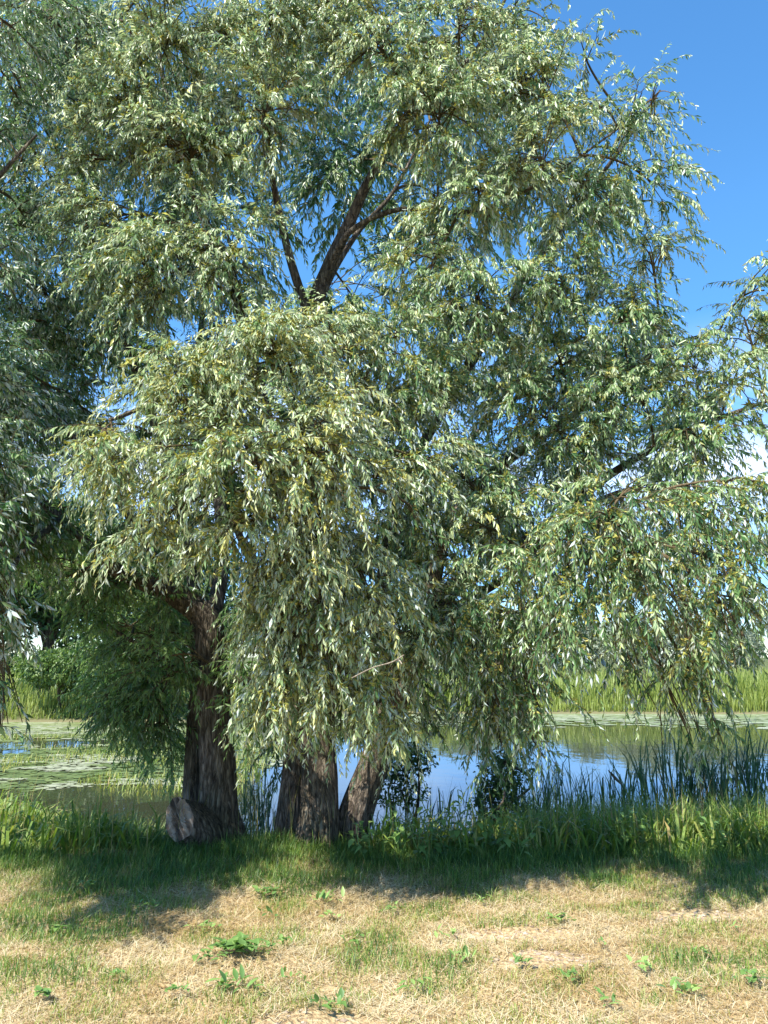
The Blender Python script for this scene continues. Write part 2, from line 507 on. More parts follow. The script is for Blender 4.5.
        # faded seed catkins
        if cat > 0:
            sel = np.repeat(rng.uniform(0, 1, n) < cat, M) & (u < 0.6) & (rng.uniform(0, 1, N_) < 0.75)
            if sel.any():
                k = sel.sum()
                rv2 = norm(rng.normal(size=(k, 3)))
                ax2 = norm(rv[sel] * 0.8 + tg[sel] * 0.3 + np.array((0, 0, -0.2)) + rv2 * 0.4)
                l2 = rng.uniform(0.03, 0.055, k)
                for q in range(3):
                    Vt, Ft = leaf_geo(bp[sel], ax2, norm(rng.normal(size=(k, 3))), l2, np.full(k, 0.013), 0.3, rng.uniform(-0.2, 0.3, (k, 1)))
                    s.cat.tri(Vt, Ft, np.repeat(rng.uniform(0, 1, k), 2))

    def pclump(s, px, py, d, hw, hh, depth=0.6, dens=3.2, **kw):
        m = mpp(py, d)
        lL = kw.get('leafL', 0.07)
        leafpx = (lL / m) * (lL * 0.25 / m) * 0.5
        L = kw.get('L', 0.36)
        per = max(10, int(L / 0.017))
        n = dens * math.pi * hw * hh / leafpx / per
        s.clump(P(px, py, d), (hw * m, depth, hh * m), max(8, int(n)), **kw)

    def build(s, root):
        for p, r, k in s.trunks:
            Vt, Ft = tube(p, r * 0.86, 64, 0.30, k * 7 + 3)
            mesh_obj("trunk", Vt, [Ft], M_bark, root)
        for p, r, k in s.limbs:
            Vt, Ft = tube(p, r * 0.85, 16, 0.25, k * 7 + 3)
            mesh_obj("limb", Vt, [Ft], M_bark, root)
        s.twig.build("twig_mass", M_twig, root)
        cr = s.leaf.build("crown", s.mat, root)
        if s.cat.V:
            s.cat.build("catkin_mass", M_catkin, cr)


def gz(px, py, d):
    p = P(px, py, d)
    return float(height(p[0], p[1]))


def on_ground(px, d):
    x = (px - 384) / FPX * d / (math.cos(PITCH) + 0.42 * math.sin(PITCH))
    return np.array((x, d, float(height(x, d))))


# --- the middle willow: three stems from one stool
W = Willow()
W.stem([(312, 868, 7.2, .33), (316, 848, 7.2, .255), (320, 822, 7.2, .205), (319, 780, 7.22, .185), (318, 735, 7.25, .175), (322, 660, 7.25, .15), (318, 560, 7.2, .125), (311, 440, 7.2, .105), (311, 325, 7.2, .09),
        (330, 265, 7.1, .078), (352, 215, 7.0, .065), (378, 166, 6.9, .05), (425, 105, 6.8, .036), (480, 45, 6.7, .022), (520, -30, 6.7, .012)])
W.stem([(286, 860, 7.45, .2), (288, 838, 7.45, .15), (291, 790, 7.45, .125), (294, 740, 7.5, .115), (300, 660, 7.6, .1), (292, 560, 7.7, .09), (270, 430, 7.7, .075), (235, 300, 7.7, .06), (190, 180, 7.7, .045), (160, 60, 7.6, .03), (150, -60, 7.6, .015)])
W.stem([(343, 862, 7.35, .24), (350, 835, 7.35, .19), (362, 795, 7.35, .168), (379, 748, 7.38, .152), (398, 690, 7.4, .135), (425, 630, 7.4, .115), (452, 590, 7.4, .1), (490, 565, 7.3, .085), (545, 530, 7.1, .065), (610, 475, 6.9, .045), (690, 430, 6.7, .03), (770, 400, 6.6, .015)])
LIMBS = [
    [(425, 630, 7.4, .09), (452, 520, 7.5, .075), (512, 458, 7.5, .06), (575, 415, 7.3, .045), (650, 355, 7.1, .03), (720, 330, 7.0, .015)],
    [(398, 690, 7.4, .1), (385, 580, 7.7, .085), (405, 480, 7.9, .07), (440, 415, 7.9, .06), (480, 350, 7.7, .05), (545, 250, 7.4, .035), (620, 150, 7.1, .022), (660, 90, 7.0, .01)],
    [(318, 590, 7.2, .07), (290, 520, 6.7, .06), (245, 440, 6.1, .045), (180, 400, 5.6, .03), (110, 420, 5.4, .015)],
    [(318, 560, 7.2, .07), (335, 470, 6.6, .055), (340, 420, 6.0, .045), (320, 430, 5.5, .03), (300, 500, 5.2, .015)],
    [(311, 440, 7.2, .07), (260, 340, 7.0, .055), (205, 220, 6.8, .04), (160, 120, 6.6, .028), (130, 30, 6.5, .014)],
    [(311, 325, 7.2, .06), (285, 240, 7.1, .045), (268, 140, 7.0, .033), (275, 40, 6.9, .02), (290, -40, 6.8, .01)],
    [(328, 268, 7.1, .045), (350, 232, 6.9, .034), (398, 210, 6.8, .028), (470, 212, 6.5, .022), (545, 180, 6.3, .016), (630, 120, 6.2, .01)],
    [(311, 380, 7.2, .05), (322, 300, 7.5, .042), (356, 235, 7.7, .034), (395, 190, 7.9, .025), (430, 120, 8.0, .014)],
    [(490, 565, 7.3, .05), (540, 545, 7.6, .042), (600, 500, 7.9, .03), (660, 480, 8.1, .018)],
    [(425, 630, 7.4, .06), (470, 600, 6.9, .045), (540, 560, 6.4, .033), (600, 540, 6.0, .02)],
    [(385, 590, 7.7, .06), (400, 520, 8.4, .05), (470, 440, 9.0, .036), (560, 360, 9.4, .02)],
    [(300, 660, 7.6, .06), (250, 560, 8.3, .05), (200, 440, 8.9, .036), (150, 330, 9.2, .02)],
]
for l in LIMBS: W.stem(l, trunk=False, m=7)

# sunlit bough in front
for a in [(190, 405, 5.3, 95, 58), (115, 470, 5.1, 48, 55), (140, 540, 5.1, 42, 36), (265, 365, 5.3, 90, 55), (215, 480, 5.0, 95, 62), (310, 470, 5.0, 90, 75),
          (245, 555, 5.2, 75, 48), (325, 575, 5.4, 60, 65), (270, 620, 5.5, 42, 50), (300, 690, 5.5, 36, 48), (345, 700, 5.5, 40, 42), (375, 630, 5.5, 42, 66), (395, 700, 5.6, 36, 38), (330, 650, 5.5, 46, 46), (300, 600, 5.4, 60, 46), (330, 350, 6.0, 60, 50)]:
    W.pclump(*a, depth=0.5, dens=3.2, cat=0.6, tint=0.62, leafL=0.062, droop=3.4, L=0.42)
# upper crown, camera side
for a in [(230, 270, 6.4, 76, 66), (150, 290, 6.5, 80, 60), (80, 250, 6.6, 55, 70), (110, 130, 6.6, 60, 90), (60, 180, 6.6, 40, 60), (190, 170, 6.5, 85, 75), (170, 50, 6.4, 90, 60), (262, 130, 6.4, 66, 76),
          (270, 30, 6.4, 80, 55), (370, 60, 6.3, 80, 60), (415, 120, 6.3, 45, 42), (350, 10, 6.4, 70, 45), (460, 40, 6.3, 70, 60), (440, 130, 6.2, 65, 60), (520, 90, 6.3, 55, 70), (530, 20, 6.5, 34, 40),
          (480, 200, 6.2, 70, 50), (540, 175, 6.2, 60, 60), (430, 285, 6.4, 45, 42)]:
    W.pclump(*a, depth=0.6, dens=2.7, cat=0.45, tint=0.52, droop=3.0, L=0.42)
# right-hand spray against the sky
for a in [(590, 215, 6.3, 50, 60), (635, 125, 6.3, 28, 42), (620, 170, 6.3, 38, 55), (655, 200, 6.3, 26, 50), (600, 120, 6.4, 22, 40), (650, 265, 6.3, 35, 40), (585, 60, 6.5, 14, 30), (658, 105, 6.2, 12, 22)]:
    W.pclump(*a, depth=0.4, dens=1.9, cat=0.15, tint=0.38, droop=3.2, L=0.5)
# right side of the crown
for a in [(560, 290, 6.4, 60, 55), (480, 310, 6.3, 60, 60), (400, 350, 6.3, 45, 50), (400, 420, 6.3, 40, 50), (450, 400, 6.5, 50, 45), (450, 480, 6.5, 45, 50), (510, 500, 6.4, 50, 45), (540, 430, 6.4, 50, 45), (400, 490, 6.2, 36, 50), (620, 330, 6.4, 60, 45), (690, 375, 6.3, 50, 40), (560, 370, 6.5, 70, 45), (640, 410, 6.4, 60, 45),
          (735, 400, 6.2, 40, 50), (745, 330, 6.4, 26, 40), (765, 300, 6.4, 18, 30), (500, 400, 6.7, 45, 40), (710, 460, 6.2, 50, 45), (580, 460, 6.6, 55, 40), (640, 500, 6.3, 55, 45), (440, 330, 6.6, 40, 50)]:
    W.pclump(*a, depth=0.55, dens=2.8, cat=0.34, tint=0.4, droop=3.0, L=0.42)  # lower leaf tint stands in for shade from the upper canopy
# right hanging curtain
for a in [(700, 530, 5.3, 50, 50), (755, 500, 5.4, 35, 55), (600, 560, 5.2, 50, 55), (650, 590, 5.0, 45, 45), (740, 590, 5.0, 40, 50), (560, 620, 5.0, 40, 50), (510, 590, 5.4, 40, 50), (620, 540, 4.9, 40, 40), (570, 560, 4.9, 36, 40),
          (620, 640, 5.1, 30, 36), (690, 625, 5.1, 34, 45), (745, 650, 5.1, 26, 40), (765, 610, 5.7, 25, 60), (480, 640, 5.9, 42, 45), (530, 670, 5.8, 40, 45), (440, 660, 5.7, 42, 50), (500, 720, 5.9, 36, 36), (540, 720, 5.9, 22, 30),
          (715, 690, 5.9, 15, 36), (676, 690, 5.9, 12, 30), (430, 560, 6.3, 30, 50)]:
    W.pclump(*a, depth=0.45, dens=2.5, cat=0.38, tint=0.3, droop=3.6, L=0.45, leafL=0.06)  # leaf tint darkened to imitate the backlit side of the crown
for a in [(285, 715, 5.6, 26, 24), (330, 722, 5.6, 32, 22), (378, 715, 5.7, 26, 26), (258, 690, 5.7, 20, 34), (430, 480, 6.0, 40, 45), (480, 540, 6.0, 44, 40), (440, 600, 5.9, 40, 44), (300, 738, 6.4, 24, 16), (345, 745, 6.4, 24, 14), (262, 735, 6.3, 18, 20), (395, 740, 6.4, 20, 16)]:
    W.pclump(*a, depth=0.4, dens=2.6, cat=0.5, tint=0.56, droop=3.2, L=0.4, leafL=0.064)
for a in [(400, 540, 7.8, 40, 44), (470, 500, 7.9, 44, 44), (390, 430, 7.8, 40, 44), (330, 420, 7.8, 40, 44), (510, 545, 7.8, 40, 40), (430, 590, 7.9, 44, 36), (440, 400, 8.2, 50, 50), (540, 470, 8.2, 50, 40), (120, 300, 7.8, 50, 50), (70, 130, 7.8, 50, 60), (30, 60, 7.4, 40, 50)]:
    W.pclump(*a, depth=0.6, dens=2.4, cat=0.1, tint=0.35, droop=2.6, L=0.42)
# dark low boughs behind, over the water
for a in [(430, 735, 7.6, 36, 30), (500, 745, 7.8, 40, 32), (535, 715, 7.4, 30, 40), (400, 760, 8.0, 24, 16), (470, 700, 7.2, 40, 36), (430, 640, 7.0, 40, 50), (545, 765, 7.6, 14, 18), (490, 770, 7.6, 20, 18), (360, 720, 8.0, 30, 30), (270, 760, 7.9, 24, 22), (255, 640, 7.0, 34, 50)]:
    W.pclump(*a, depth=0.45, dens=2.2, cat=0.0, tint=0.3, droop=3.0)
# long hanging shoots low on the right
for a in [(705, 700, 5.9, 14, 30), (690, 740, 6.0, 10, 14), (720, 735, 6.0, 8, 12), (625, 670, 6.0, 8, 18), (500, 745, 6.1, 16, 14), (420, 530, 5.6, 10, 50)]:
    W.pclump(*a, depth=0.15, dens=1.6, cat=0.1, tint=0.33, droop=5, L=0.5)
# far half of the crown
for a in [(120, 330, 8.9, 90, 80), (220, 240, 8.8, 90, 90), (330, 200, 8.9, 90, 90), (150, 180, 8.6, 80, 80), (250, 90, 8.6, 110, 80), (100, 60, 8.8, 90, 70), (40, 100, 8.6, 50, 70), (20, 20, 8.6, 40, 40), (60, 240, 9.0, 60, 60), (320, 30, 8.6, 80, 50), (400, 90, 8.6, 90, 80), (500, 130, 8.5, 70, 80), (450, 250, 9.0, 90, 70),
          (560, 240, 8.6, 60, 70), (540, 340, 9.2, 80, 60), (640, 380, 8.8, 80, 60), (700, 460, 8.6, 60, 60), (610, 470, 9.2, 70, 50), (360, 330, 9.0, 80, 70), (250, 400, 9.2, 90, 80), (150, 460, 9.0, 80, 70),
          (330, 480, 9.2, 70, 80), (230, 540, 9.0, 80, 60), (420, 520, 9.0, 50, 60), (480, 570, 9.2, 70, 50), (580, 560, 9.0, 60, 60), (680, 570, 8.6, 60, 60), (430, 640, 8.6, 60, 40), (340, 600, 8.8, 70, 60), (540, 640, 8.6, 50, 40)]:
    W.pclump(*a, depth=0.9, dens=2.5, cat=0.0, tint=0.25, L=0.6, leafL=0.11)  # leaf tint lowered so the back half looks shaded
root = thing("willow_tree", on_ground(318, 7.25), "big silvery willow with three thick trunks, its drooping crown filling the photo", "tree")
W.build(root)
# bleached dead twig among the leaves
dt = Acc()
for pts, r in (([(352, 678, 4.75), (372, 668, 4.72), (392, 662, 4.7), (404, 655, 4.7)], .008), ([(388, 664, 4.71), (398, 660, 4.7), (402, 664, 4.68)], .005)):
    p, rr = spline([P(*q) for q in pts], np.linspace(r * 0.6, .002, len(pts)), 5)
    v, f = tube(p, rr, 6); dt.quad(v, f)
o = dt.build("dead_twig", M_deadtwig, root); o["label"] = "bare bleached twig sticking out of the leaves"
dt = Acc()
for pts, r in (([(628, 655, 5.9), (640, 680, 5.9), (655, 705, 5.9), (662, 725, 5.9)], .008), ([(664, 650, 5.9), (660, 690, 5.9), (661, 725, 5.9), (663, 745, 5.9)], .006)):
    p, rr = spline([P(*q) for q in pts], np.linspace(r * 0.6, .002, len(pts)), 5)
    v, f = tube(p, rr, 6); dt.quad(v, f)
dt.build("hanging_twig", M_twig, root)

# --- the left willow
W2 = Willow(); W2.mat = M_green
W2.stem([(224, 862, 7.4, .33), (222, 838, 7.4, .26), (219, 810, 7.4, .205), (217, 770, 7.4, .19), (215, 715, 7.4, .178), (212, 655, 7.4, .168), (203, 615, 7.35, .15), (175, 595, 7.25, .115), (145, 583, 7.1, .09), (110, 565, 6.9, .07), (60, 520, 6.7, .05), (15, 470, 6.6, .03), (-30, 430, 6.5, .015)])
W2.stem([(196, 856, 7.75, .14), (193, 830, 7.75, .105), (191, 780, 7.75, .095), (194, 720, 7.75, .085), (198, 660, 7.8, .075), (190, 560, 7.9, .065), (160, 440, 8.0, .052), (110, 300, 8.1, .04), (60, 160, 8.1, .026), (30, 20, 8.0, .012)])
for l in [
    [(208, 640, 7.4, .1), (222, 560, 7.8, .085), (215, 460, 8.3, .07), (200, 360, 8.8, .05), (210, 250, 9.2, .03)],
    [(175, 595, 7.25, .06), (120, 500, 7.0, .05), (60, 420, 6.9, .04), (0, 370, 6.8, .03), (-60, 320, 6.8, .015)],
    [(196, 690, 7.75, .035), (165, 660, 7.6, .028), (130, 640, 7.5, .022), (82, 608, 7.4, .012)],
    [(110, 300, 8.1, .03), (70, 210, 7.4, .025), (40, 160, 7.0, .018), (15, 120, 6.8, .01)],
    [(214, 700, 7.4, .05), (240, 680, 7.0, .04), (262, 690, 6.7, .022), (270, 720, 6.5, .01)],
    [(60, 520, 6.7, .035), (30, 545, 6.0, .028), (10, 570, 5.5, .015)],
]: W2.stem(l, trunk=False, m=7)
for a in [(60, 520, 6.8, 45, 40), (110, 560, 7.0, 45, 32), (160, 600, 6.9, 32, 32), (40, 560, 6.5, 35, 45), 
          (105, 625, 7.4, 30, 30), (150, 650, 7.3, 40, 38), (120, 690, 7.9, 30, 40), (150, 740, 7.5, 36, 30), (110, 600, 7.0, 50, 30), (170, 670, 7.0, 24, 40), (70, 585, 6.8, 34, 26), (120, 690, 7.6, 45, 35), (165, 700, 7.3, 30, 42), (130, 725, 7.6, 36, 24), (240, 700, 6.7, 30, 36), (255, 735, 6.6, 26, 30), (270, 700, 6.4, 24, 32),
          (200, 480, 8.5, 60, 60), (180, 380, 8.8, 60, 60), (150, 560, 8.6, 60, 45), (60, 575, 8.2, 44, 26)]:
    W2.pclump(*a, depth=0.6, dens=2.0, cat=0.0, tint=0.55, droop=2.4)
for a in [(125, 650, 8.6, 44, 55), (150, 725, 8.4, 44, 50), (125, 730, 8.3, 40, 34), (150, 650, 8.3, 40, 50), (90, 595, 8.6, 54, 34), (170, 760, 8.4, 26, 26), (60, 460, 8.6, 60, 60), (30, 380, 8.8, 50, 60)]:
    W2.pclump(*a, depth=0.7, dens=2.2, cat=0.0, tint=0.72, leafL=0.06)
root2 = thing("willow_tree", on_ground(218, 7.45), "shaded willow with one thick dark trunk and a thinner one behind it, at left", "tree")
W2.build(root2)

# --- a third willow whose trunk stands left of the frame
W3 = Willow()
b3 = np.array((-5.3, 5.6, 0.0))
def path3(pts, r): 
    p, rr = spline([b3 + np.array(q) for q in pts], r, 9)
    return p, rr
W3.add_path(*path3([(0, 0, -.1), (0.02, 0, 0.3), (.1, .05, 1.2), (.2, .1, 2.4), (.3, .2, 3.8), (.5, .3, 5.2), (.8, .3, 6.6)], [.34, .25, .2, .18, .14, .09, .04]), True)
for pts in ([(.15, .1, 2.0), (.8, -.2, 2.8), (1.5, -.4, 3.1), (2.2, -.5, 2.9)], [(.3, .2, 3.6), (1.0, .3, 4.6), (1.7, .4, 5.4), (2.2, .5, 6.2)], [(.3, .2, 3.4), (-.6, -.2, 4.4), (-1.3, -.5, 4.8)], [(.5, .3, 5.0), (1.0, .2, 6.2), (1.5, .2, 7.2)]):
    W3.add_path(*spline([b3 + np.array(q) for q in pts], np.linspace(.08, .012, len(pts)), 7), False)
for a in [(0, 560, 4.9, 22, 40), (5, 630, 4.8, 18, 40), (2, 690, 4.7, 14, 40), (0, 735, 4.7, 9, 16), (-10, 480, 5.2, 36, 50), (0, 380, 5.8, 26, 50), (-10, 280, 6.0, 30, 60), (10, 40, 6.2, 40, 40), (60, 0, 6.2, 60, 26), (-20, 150, 6.2, 36, 60), (20, 320, 6.4, 22, 45), (-30, 600, 4.4, 30, 40), (-70, 640, 4.3, 40, 40), (-120, 600, 4.4, 50, 60), (-60, 560, 4.7, 50, 70), (-20, 640, 4.9, 30, 50), (-80, 350, 5.6, 70, 110), (-90, 150, 6, 80, 110), (60, 330, 7.2, 50, 60), (100, 370, 7.6, 40, 44), (60, 380, 7.6, 40, 40), (10, 200, 7.2, 40, 50), (20, 100, 7.0, 36, 40), (40, 430, 7.0, 50, 55), (90, 430, 7.4, 50, 50), (30, 260, 7.4, 40, 60), (30, 150, 7.4, 40, 50), (80, 60, 7.4, 60, 60)]:
    W3.pclump(*a, depth=0.5, dens=2.2, cat=0.0, tint=0.2, droop=3.0)  # dark leaf tint paints extra shade into these left boughs
for c, r in [((-3.3, 5.2, 3.0), (.8, .7, .6)), ((-4.0, 4.8, 4.0), (.9, .8, .7)), ((-3.4, 6.2, 2.6), (.7, .7, .6)), ((-4.4, 6.0, 3.4), (.9, .8, .7)), ((-5.0, 5.4, 4.8), (1., .9, .8)), ((-3.6, 6.6, 3.6), (.7, .7, .6)), ((-3.0, 4.9, 2.0), (.4, .5, .5))]:
    W3.clump(c, r, 270, cat=0.0, tint=0.2, droop=2.4, L=0.5)
root3 = thing("willow_tree", b3, "dark drooping willow boughs coming in over the left edge, trunk out of frame", "tree")
W3.build(root3)

# ------------------------------------------------------------------ sawn stump leaning against the left trunk
def stump():
    root = thing("tree_stump", on_ground(186, 7.15), "weathered sawn stump leaning out beside the foot of the left dark trunk", "stump")
    ax = norm(np.array((-0.42, -0.78, 0.42)))
    b = P(179, 819, 6.95); a = b - ax * 0.6
    n = 14
    t = np.linspace(0, 1, n)[:, None]
    p = a * (1 - t) + b * t
    v, f = tube(p, np.linspace(.2, .135, n), 36, 0.3, 77)
    el = np.array((-0.6, 0.0, 0.74)); el = norm(el - ax * el.dot(ax)); pc = np.repeat(p, 36, 0)
    v = v + el * (((v - pc) * el).sum(1, keepdims=True) * 0.5)
    mesh_obj("bark", v, [f], M_bark, root)
    # cut face: rings of vertices, cracked and slightly sunk
    ring = v[-36:]; c = ring.mean(0)
    rows = [ring]
    for k in (0.86, 0.66, 0.45, 0.22):
        off = (rng.uniform(-.022, .022, 36))[:, None] * ax - ax * 0.01
        rows.append(c + (ring - c) * k + off)
    V = np.concatenate(rows + [c[None] - ax * .015])
    i = np.arange(4)[:, None] * 36; j = np.arange(36)[None]; k = (j + 1) % 36
    F = np.stack((i + j, i + k, i + 36 + k, i + 36 + j), -1).reshape(-1, 4)
    j = np.arange(36); T = np.stack((4 * 36 + j, 4 * 36 + (j + 1) % 36, np.full(36, 180)), -1)
    m, nt, N, L = new_mat("weathered_wood")
    tc = N.new("ShaderNodeTexCoord")
    mp = N.new("ShaderNodeMapping"); mp.inputs["Rotation"].default_value = (0, 0.75, 0); mp.inputs["Scale"].default_value = (22, 8, 4)
    L.new(tc.outputs["Object"], mp.inputs[0])
    cx = N.new("ShaderNodeCombineXYZ")
    for vec, sc, sock in ((el, 2.2, 0), (np.cross(ax, el), 22.0, 1)):
        dp = N.new("ShaderNodeVectorMath"); dp.operation = 'DOT_PRODUCT'; dp.inputs[1].default_value = [float(q * sc) for q in vec]
        L.new(tc.outputs["Object"], dp.inputs[0]); L.new(dp.outputs["Value"], cx.inputs[sock])
    n = N.new("ShaderNodeTexNoise"); n.inputs["Scale"].default_value = 1.0; n.inputs["Detail"].default_value = 5; n.inputs["Distortion"].default_value = 0.5
    L.new(cx.outputs[0], n.inputs["Vector"])
    col = ramp(nt, [(0.36, (0.03, 0.025, 0.02)), (0.46, (0.13, 0.085, 0.055)), (0.57, (0.27, 0.185, 0.12)), (0.7, (0.37, 0.30, 0.23))], n.outputs["Fac"])
    b_ = N.new("ShaderNodeBsdfPrincipled"); b_.inputs["Roughness"].default_value = 0.9
    bp = N.new("ShaderNodeBump"); bp.inputs["Distance"].default_value = 0.03; L.new(n.outputs["Fac"], bp.inputs["Height"]); L.new(bp.outputs[0], b_.inputs["Normal"])
    L.new(col, b_.inputs["Base Color"])
    o = N.new("ShaderNodeOutputMaterial"); L.new(b_.outputs[0], o.inputs[0])
    mesh_obj("cut_face", V, [F, T], m, root, flat=True)
stump()

# ------------------------------------------------------------------ grass
def half_w(y): return 0.56 * y + 0.5

def scatter(n, y0, y1, xl=None, xr=None):
    y = np.sqrt(rng.uniform(y0 * y0, y1 * y1, n))
    h = half_w(y)
    x = rng.uniform(-1, 1, n) * h
    if xl is not None:
        k = (x > xl) & (x < xr); x = x[k]; y = y[k]
    return x, y

def greenness(x, y):
    g = (fbm(x * 0.9, y * 1.3, 61) - 0.5) * 1.5 + (fbm(x * 3.1, y * 3.5, 67) - 0.5) * 2.3 + 0.36
    return g + 0.34 * smooth((y - 5.0) / 1.4) + 0.12 * smooth((x - 1.2) / 1.5)

bare = [(-0.10 + 0.9, 4.95, 0.42, 0.16), (0.9, 4.55, 0.35, 0.16), (2.05, 5.35, 0.42, 0.14), (-0.25, 3.75, 0.4, 0.22)]
def bareness(x, y):
    b = np.zeros_like(x)
    for cx, cy, rx, ry in bare:
        b = np.maximum(b, 1 - ((x - cx) / rx) ** 2 - ((y - cy) / ry) ** 2)
    return b + (fbm(x * 4, y * 4, 71) - 0.5) * 0.8

acc = Acc()
# dry straw lying about
x, y = scatter(115000, 3.0, 6.6)
g = greenness(x, y); bn = bareness(x, y)
keep = (rng.uniform(0, 1, len(x)) > np.clip(g * 1.2 - 0.15, 0, 0.85)) & (bn < 0.1 + 0.5 * rng.uniform(0, 1, len(x)) ** 0.5)
x = x[keep]; y = y[keep]; n = len(x)
z = height(x, y) + rng.uniform(0.0, 0.02, n)
az = rng.uniform(0, 2 * np.pi, n) + 0
v, f = blade_geo(np.stack((x, y, z), 1), az, rng.uniform(0.02, 0.10, n) * (1 + (rng.uniform(0, 1, n) < 0.06)), rng.uniform(0.0018, 0.004, n), rng.uniform(0.75, 1.02, n), rng.uniform(-0.3, 0.3, n))
acc.tri(v, f, np.repeat(np.clip(rng.normal(0.14, 0.11, n) + (fbm(x * 2.2, y * 2.2, 73) - 0.5) * 0.75, 0, 0.38), 3))
# short standing grass, part dry part green
x, y = scatter(150000, 3.0, 7.3)
g = greenness(x, y); bn = bareness(x, y)
keep = (rng.uniform(0, 1, len(x)) < np.clip(g * 1.3 + 0.5, 0.32, 1)) & (bn < 0.25)
x = x[keep]; y = y[keep]; g = g[keep]; n = len(x)
h = rng.uniform(0.015, 0.05, n) * (1 + 1.1 * np.clip(g, 0, 1)) * (1 + 0.8 * smooth((y - 5.6) / 1.2))
v, f = blade_geo(np.stack((x, y, height(x, y) - 0.004), 1), rng.uniform(0, 2 * np.pi, n), h, rng.uniform(0.0025, 0.005, n), rng.uniform(0.05, 0.6, n), rng.uniform(0.1, 0.9, n))
acc.tri(v, f, np.repeat(np.clip(0.27 + 0.55 * np.clip(g, 0, 1) + rng.normal(0, 0.15, n) + 0.3 * (rng.uniform(0, 1, n) < 0.15) + 0.12 * smooth((y - 5.2) / 1.5), 0, 1), 3))
tag(acc.build("short_grass", M_grass), "dry mown grass and straw with green tufts across the foreground", "grass", kind='stuff')

# tall grass on the bank
acc = Acc()
x, y = scatter(75000, 6.5, 10.9)
en = edge_near(x)
dens = smooth((y - 6.5 - 0.5 * fbm(x * 1.2, y, 81)) / 0.7)
right = smooth((x - 0.7) / 0.8)
left = smooth((-2.0 - x) / 0.7)
mid = 1 - np.clip(right + left, 0, 1)
keep = (y < en + 0.15) & (rng.uniform(0, 1, len(x)) < dens) & ~((mid > 0.5) & (y < 7.35) & (rng.uniform(0, 1, len(x)) < 0.75))
x = x[keep]; y = y[keep]; n = len(x)
right = right[keep]; left = left[keep]; mid = mid[keep]
hh = (0.16 + 0.22 * right + 0.18 * left) * (0.55 + 0.9 * fbm(x * 1.5, y * 1.5, 83)) + 0.20 * right * smooth((y - 7.1) / 0.8) + 0.12 * left * smooth((y - 7.4) / 1)
hh = hh * (1 - 0.6 * smooth((-2.6 - x) / 0.5))
h = hh * rng.uniform(0.4, 1.4, n)
v, f = blade_geo(np.stack((x, y, height(x, y) - 0.01), 1), rng.uniform(0, 2 * np.pi, n), h, rng.uniform(0.004, 0.013, n), rng.uniform(0.02, 0.5, n), rng.uniform(0.05, 1.3, n))
acc.tri(v, f, np.repeat(np.clip(0.68 + rng.normal(0, 0.13, n) + 0.3 * (fbm(x, y, 87) - 0.5), 0, 1), 3))
x, y = scatter(5000, 6.7, 8.8); k = (x > -0.1) | (x < -2.0); x = x[k]; y = y[k]; n = len(x)
v, f = blade_geo(np.stack((x, y, height(x, y) - 0.01), 1), rng.uniform(0, 6.28, n), rng.uniform(0.15, 0.55, n), rng.uniform(0.012, 0.028, n), rng.uniform(0.1, 0.6, n), rng.uniform(0.3, 1.6, n))
acc.tri(v, f, np.repeat(np.clip(rng.normal(0.68, 0.12, n), 0, 1), 3))
# seed stalks
x, y = scatter(900, 6.9, 8.6); n = len(x)
v, f = blade_geo(np.stack((x, y, height(x, y)), 1), rng.uniform(0, 6.28, n), rng.uniform(0.35, 0.7, n), np.full(n, 0.004), rng.uniform(0, 0.15, n), rng.uniform(0, 0.4, n))
acc.tri(v, f, np.repeat(rng.uniform(0.2, 0.6, n), 3))
tag(acc.build("tall_grass", M_grass), "tall green grass in the shade along the near pond bank", "grass", kind='stuff')

# far meadow grass and reed bed
acc = Acc()
n = 30000
x = rng.uniform(-22, 30, n); y = edge_far(x) + 0.4 + rng.exponential(2.2, n)
keepx = (x > -5) | ((x > -13.5) & (x < -10) & (rng.uniform(0, 1, n) < 0.5)); x = x[keepx]; y = y[keepx]; n = len(x)
h = rng.uniform(0.6, 1.75, n) * (0.55 + 0.6 * fbm(x * 0.5, y * 0.5, 91)) * (0.35 + 0.65 * smooth((y - edge_far(x)) / 2.2)) * (1 - 0.35 * smooth((-3 - x) / 4))
v, f = blade_geo(np.stack((x, y, height(x, y) - 0.05), 1), rng.uniform(0, 6.28, n), h, rng.uniform(0.02, 0.045, n), rng.uniform(0, 0.12, n), rng.uniform(0.05, 0.7, n))
acc.tri(v, f, np.repeat(np.clip(rng.normal(0.5, 0.08, n) + 0.15 * (fbm(x * .4, y * .4, 93) - .5), 0, 1), 3))
tag(acc.build("reed_bed", M_reedbed), "bright yellow green reed bed along the far shore", "reeds", kind='stuff')
acc = Acc()
n = 30000
x = rng.uniform(-60, 80, n); y = edge_far(x) + 5 + rng.uniform(0, 45, n)
h = rng.uniform(0.5, 1.3, n)
v, f = blade_geo(np.stack((x, y, height(x, y) - 0.05), 1), rng.uniform(0, 6.28, n), h, rng.uniform(0.03, 0.07, n), rng.uniform(0, 0.2, n), rng.uniform(0.05, 0.7, n))
acc.tri(v, f, np.repeat(np.clip(rng.normal(0.58, 0.09, n), 0, 1), 3))
tag(acc.build("meadow_grass", M_grass), "rough green meadow behind the far reeds", "grass", kind='stuff')

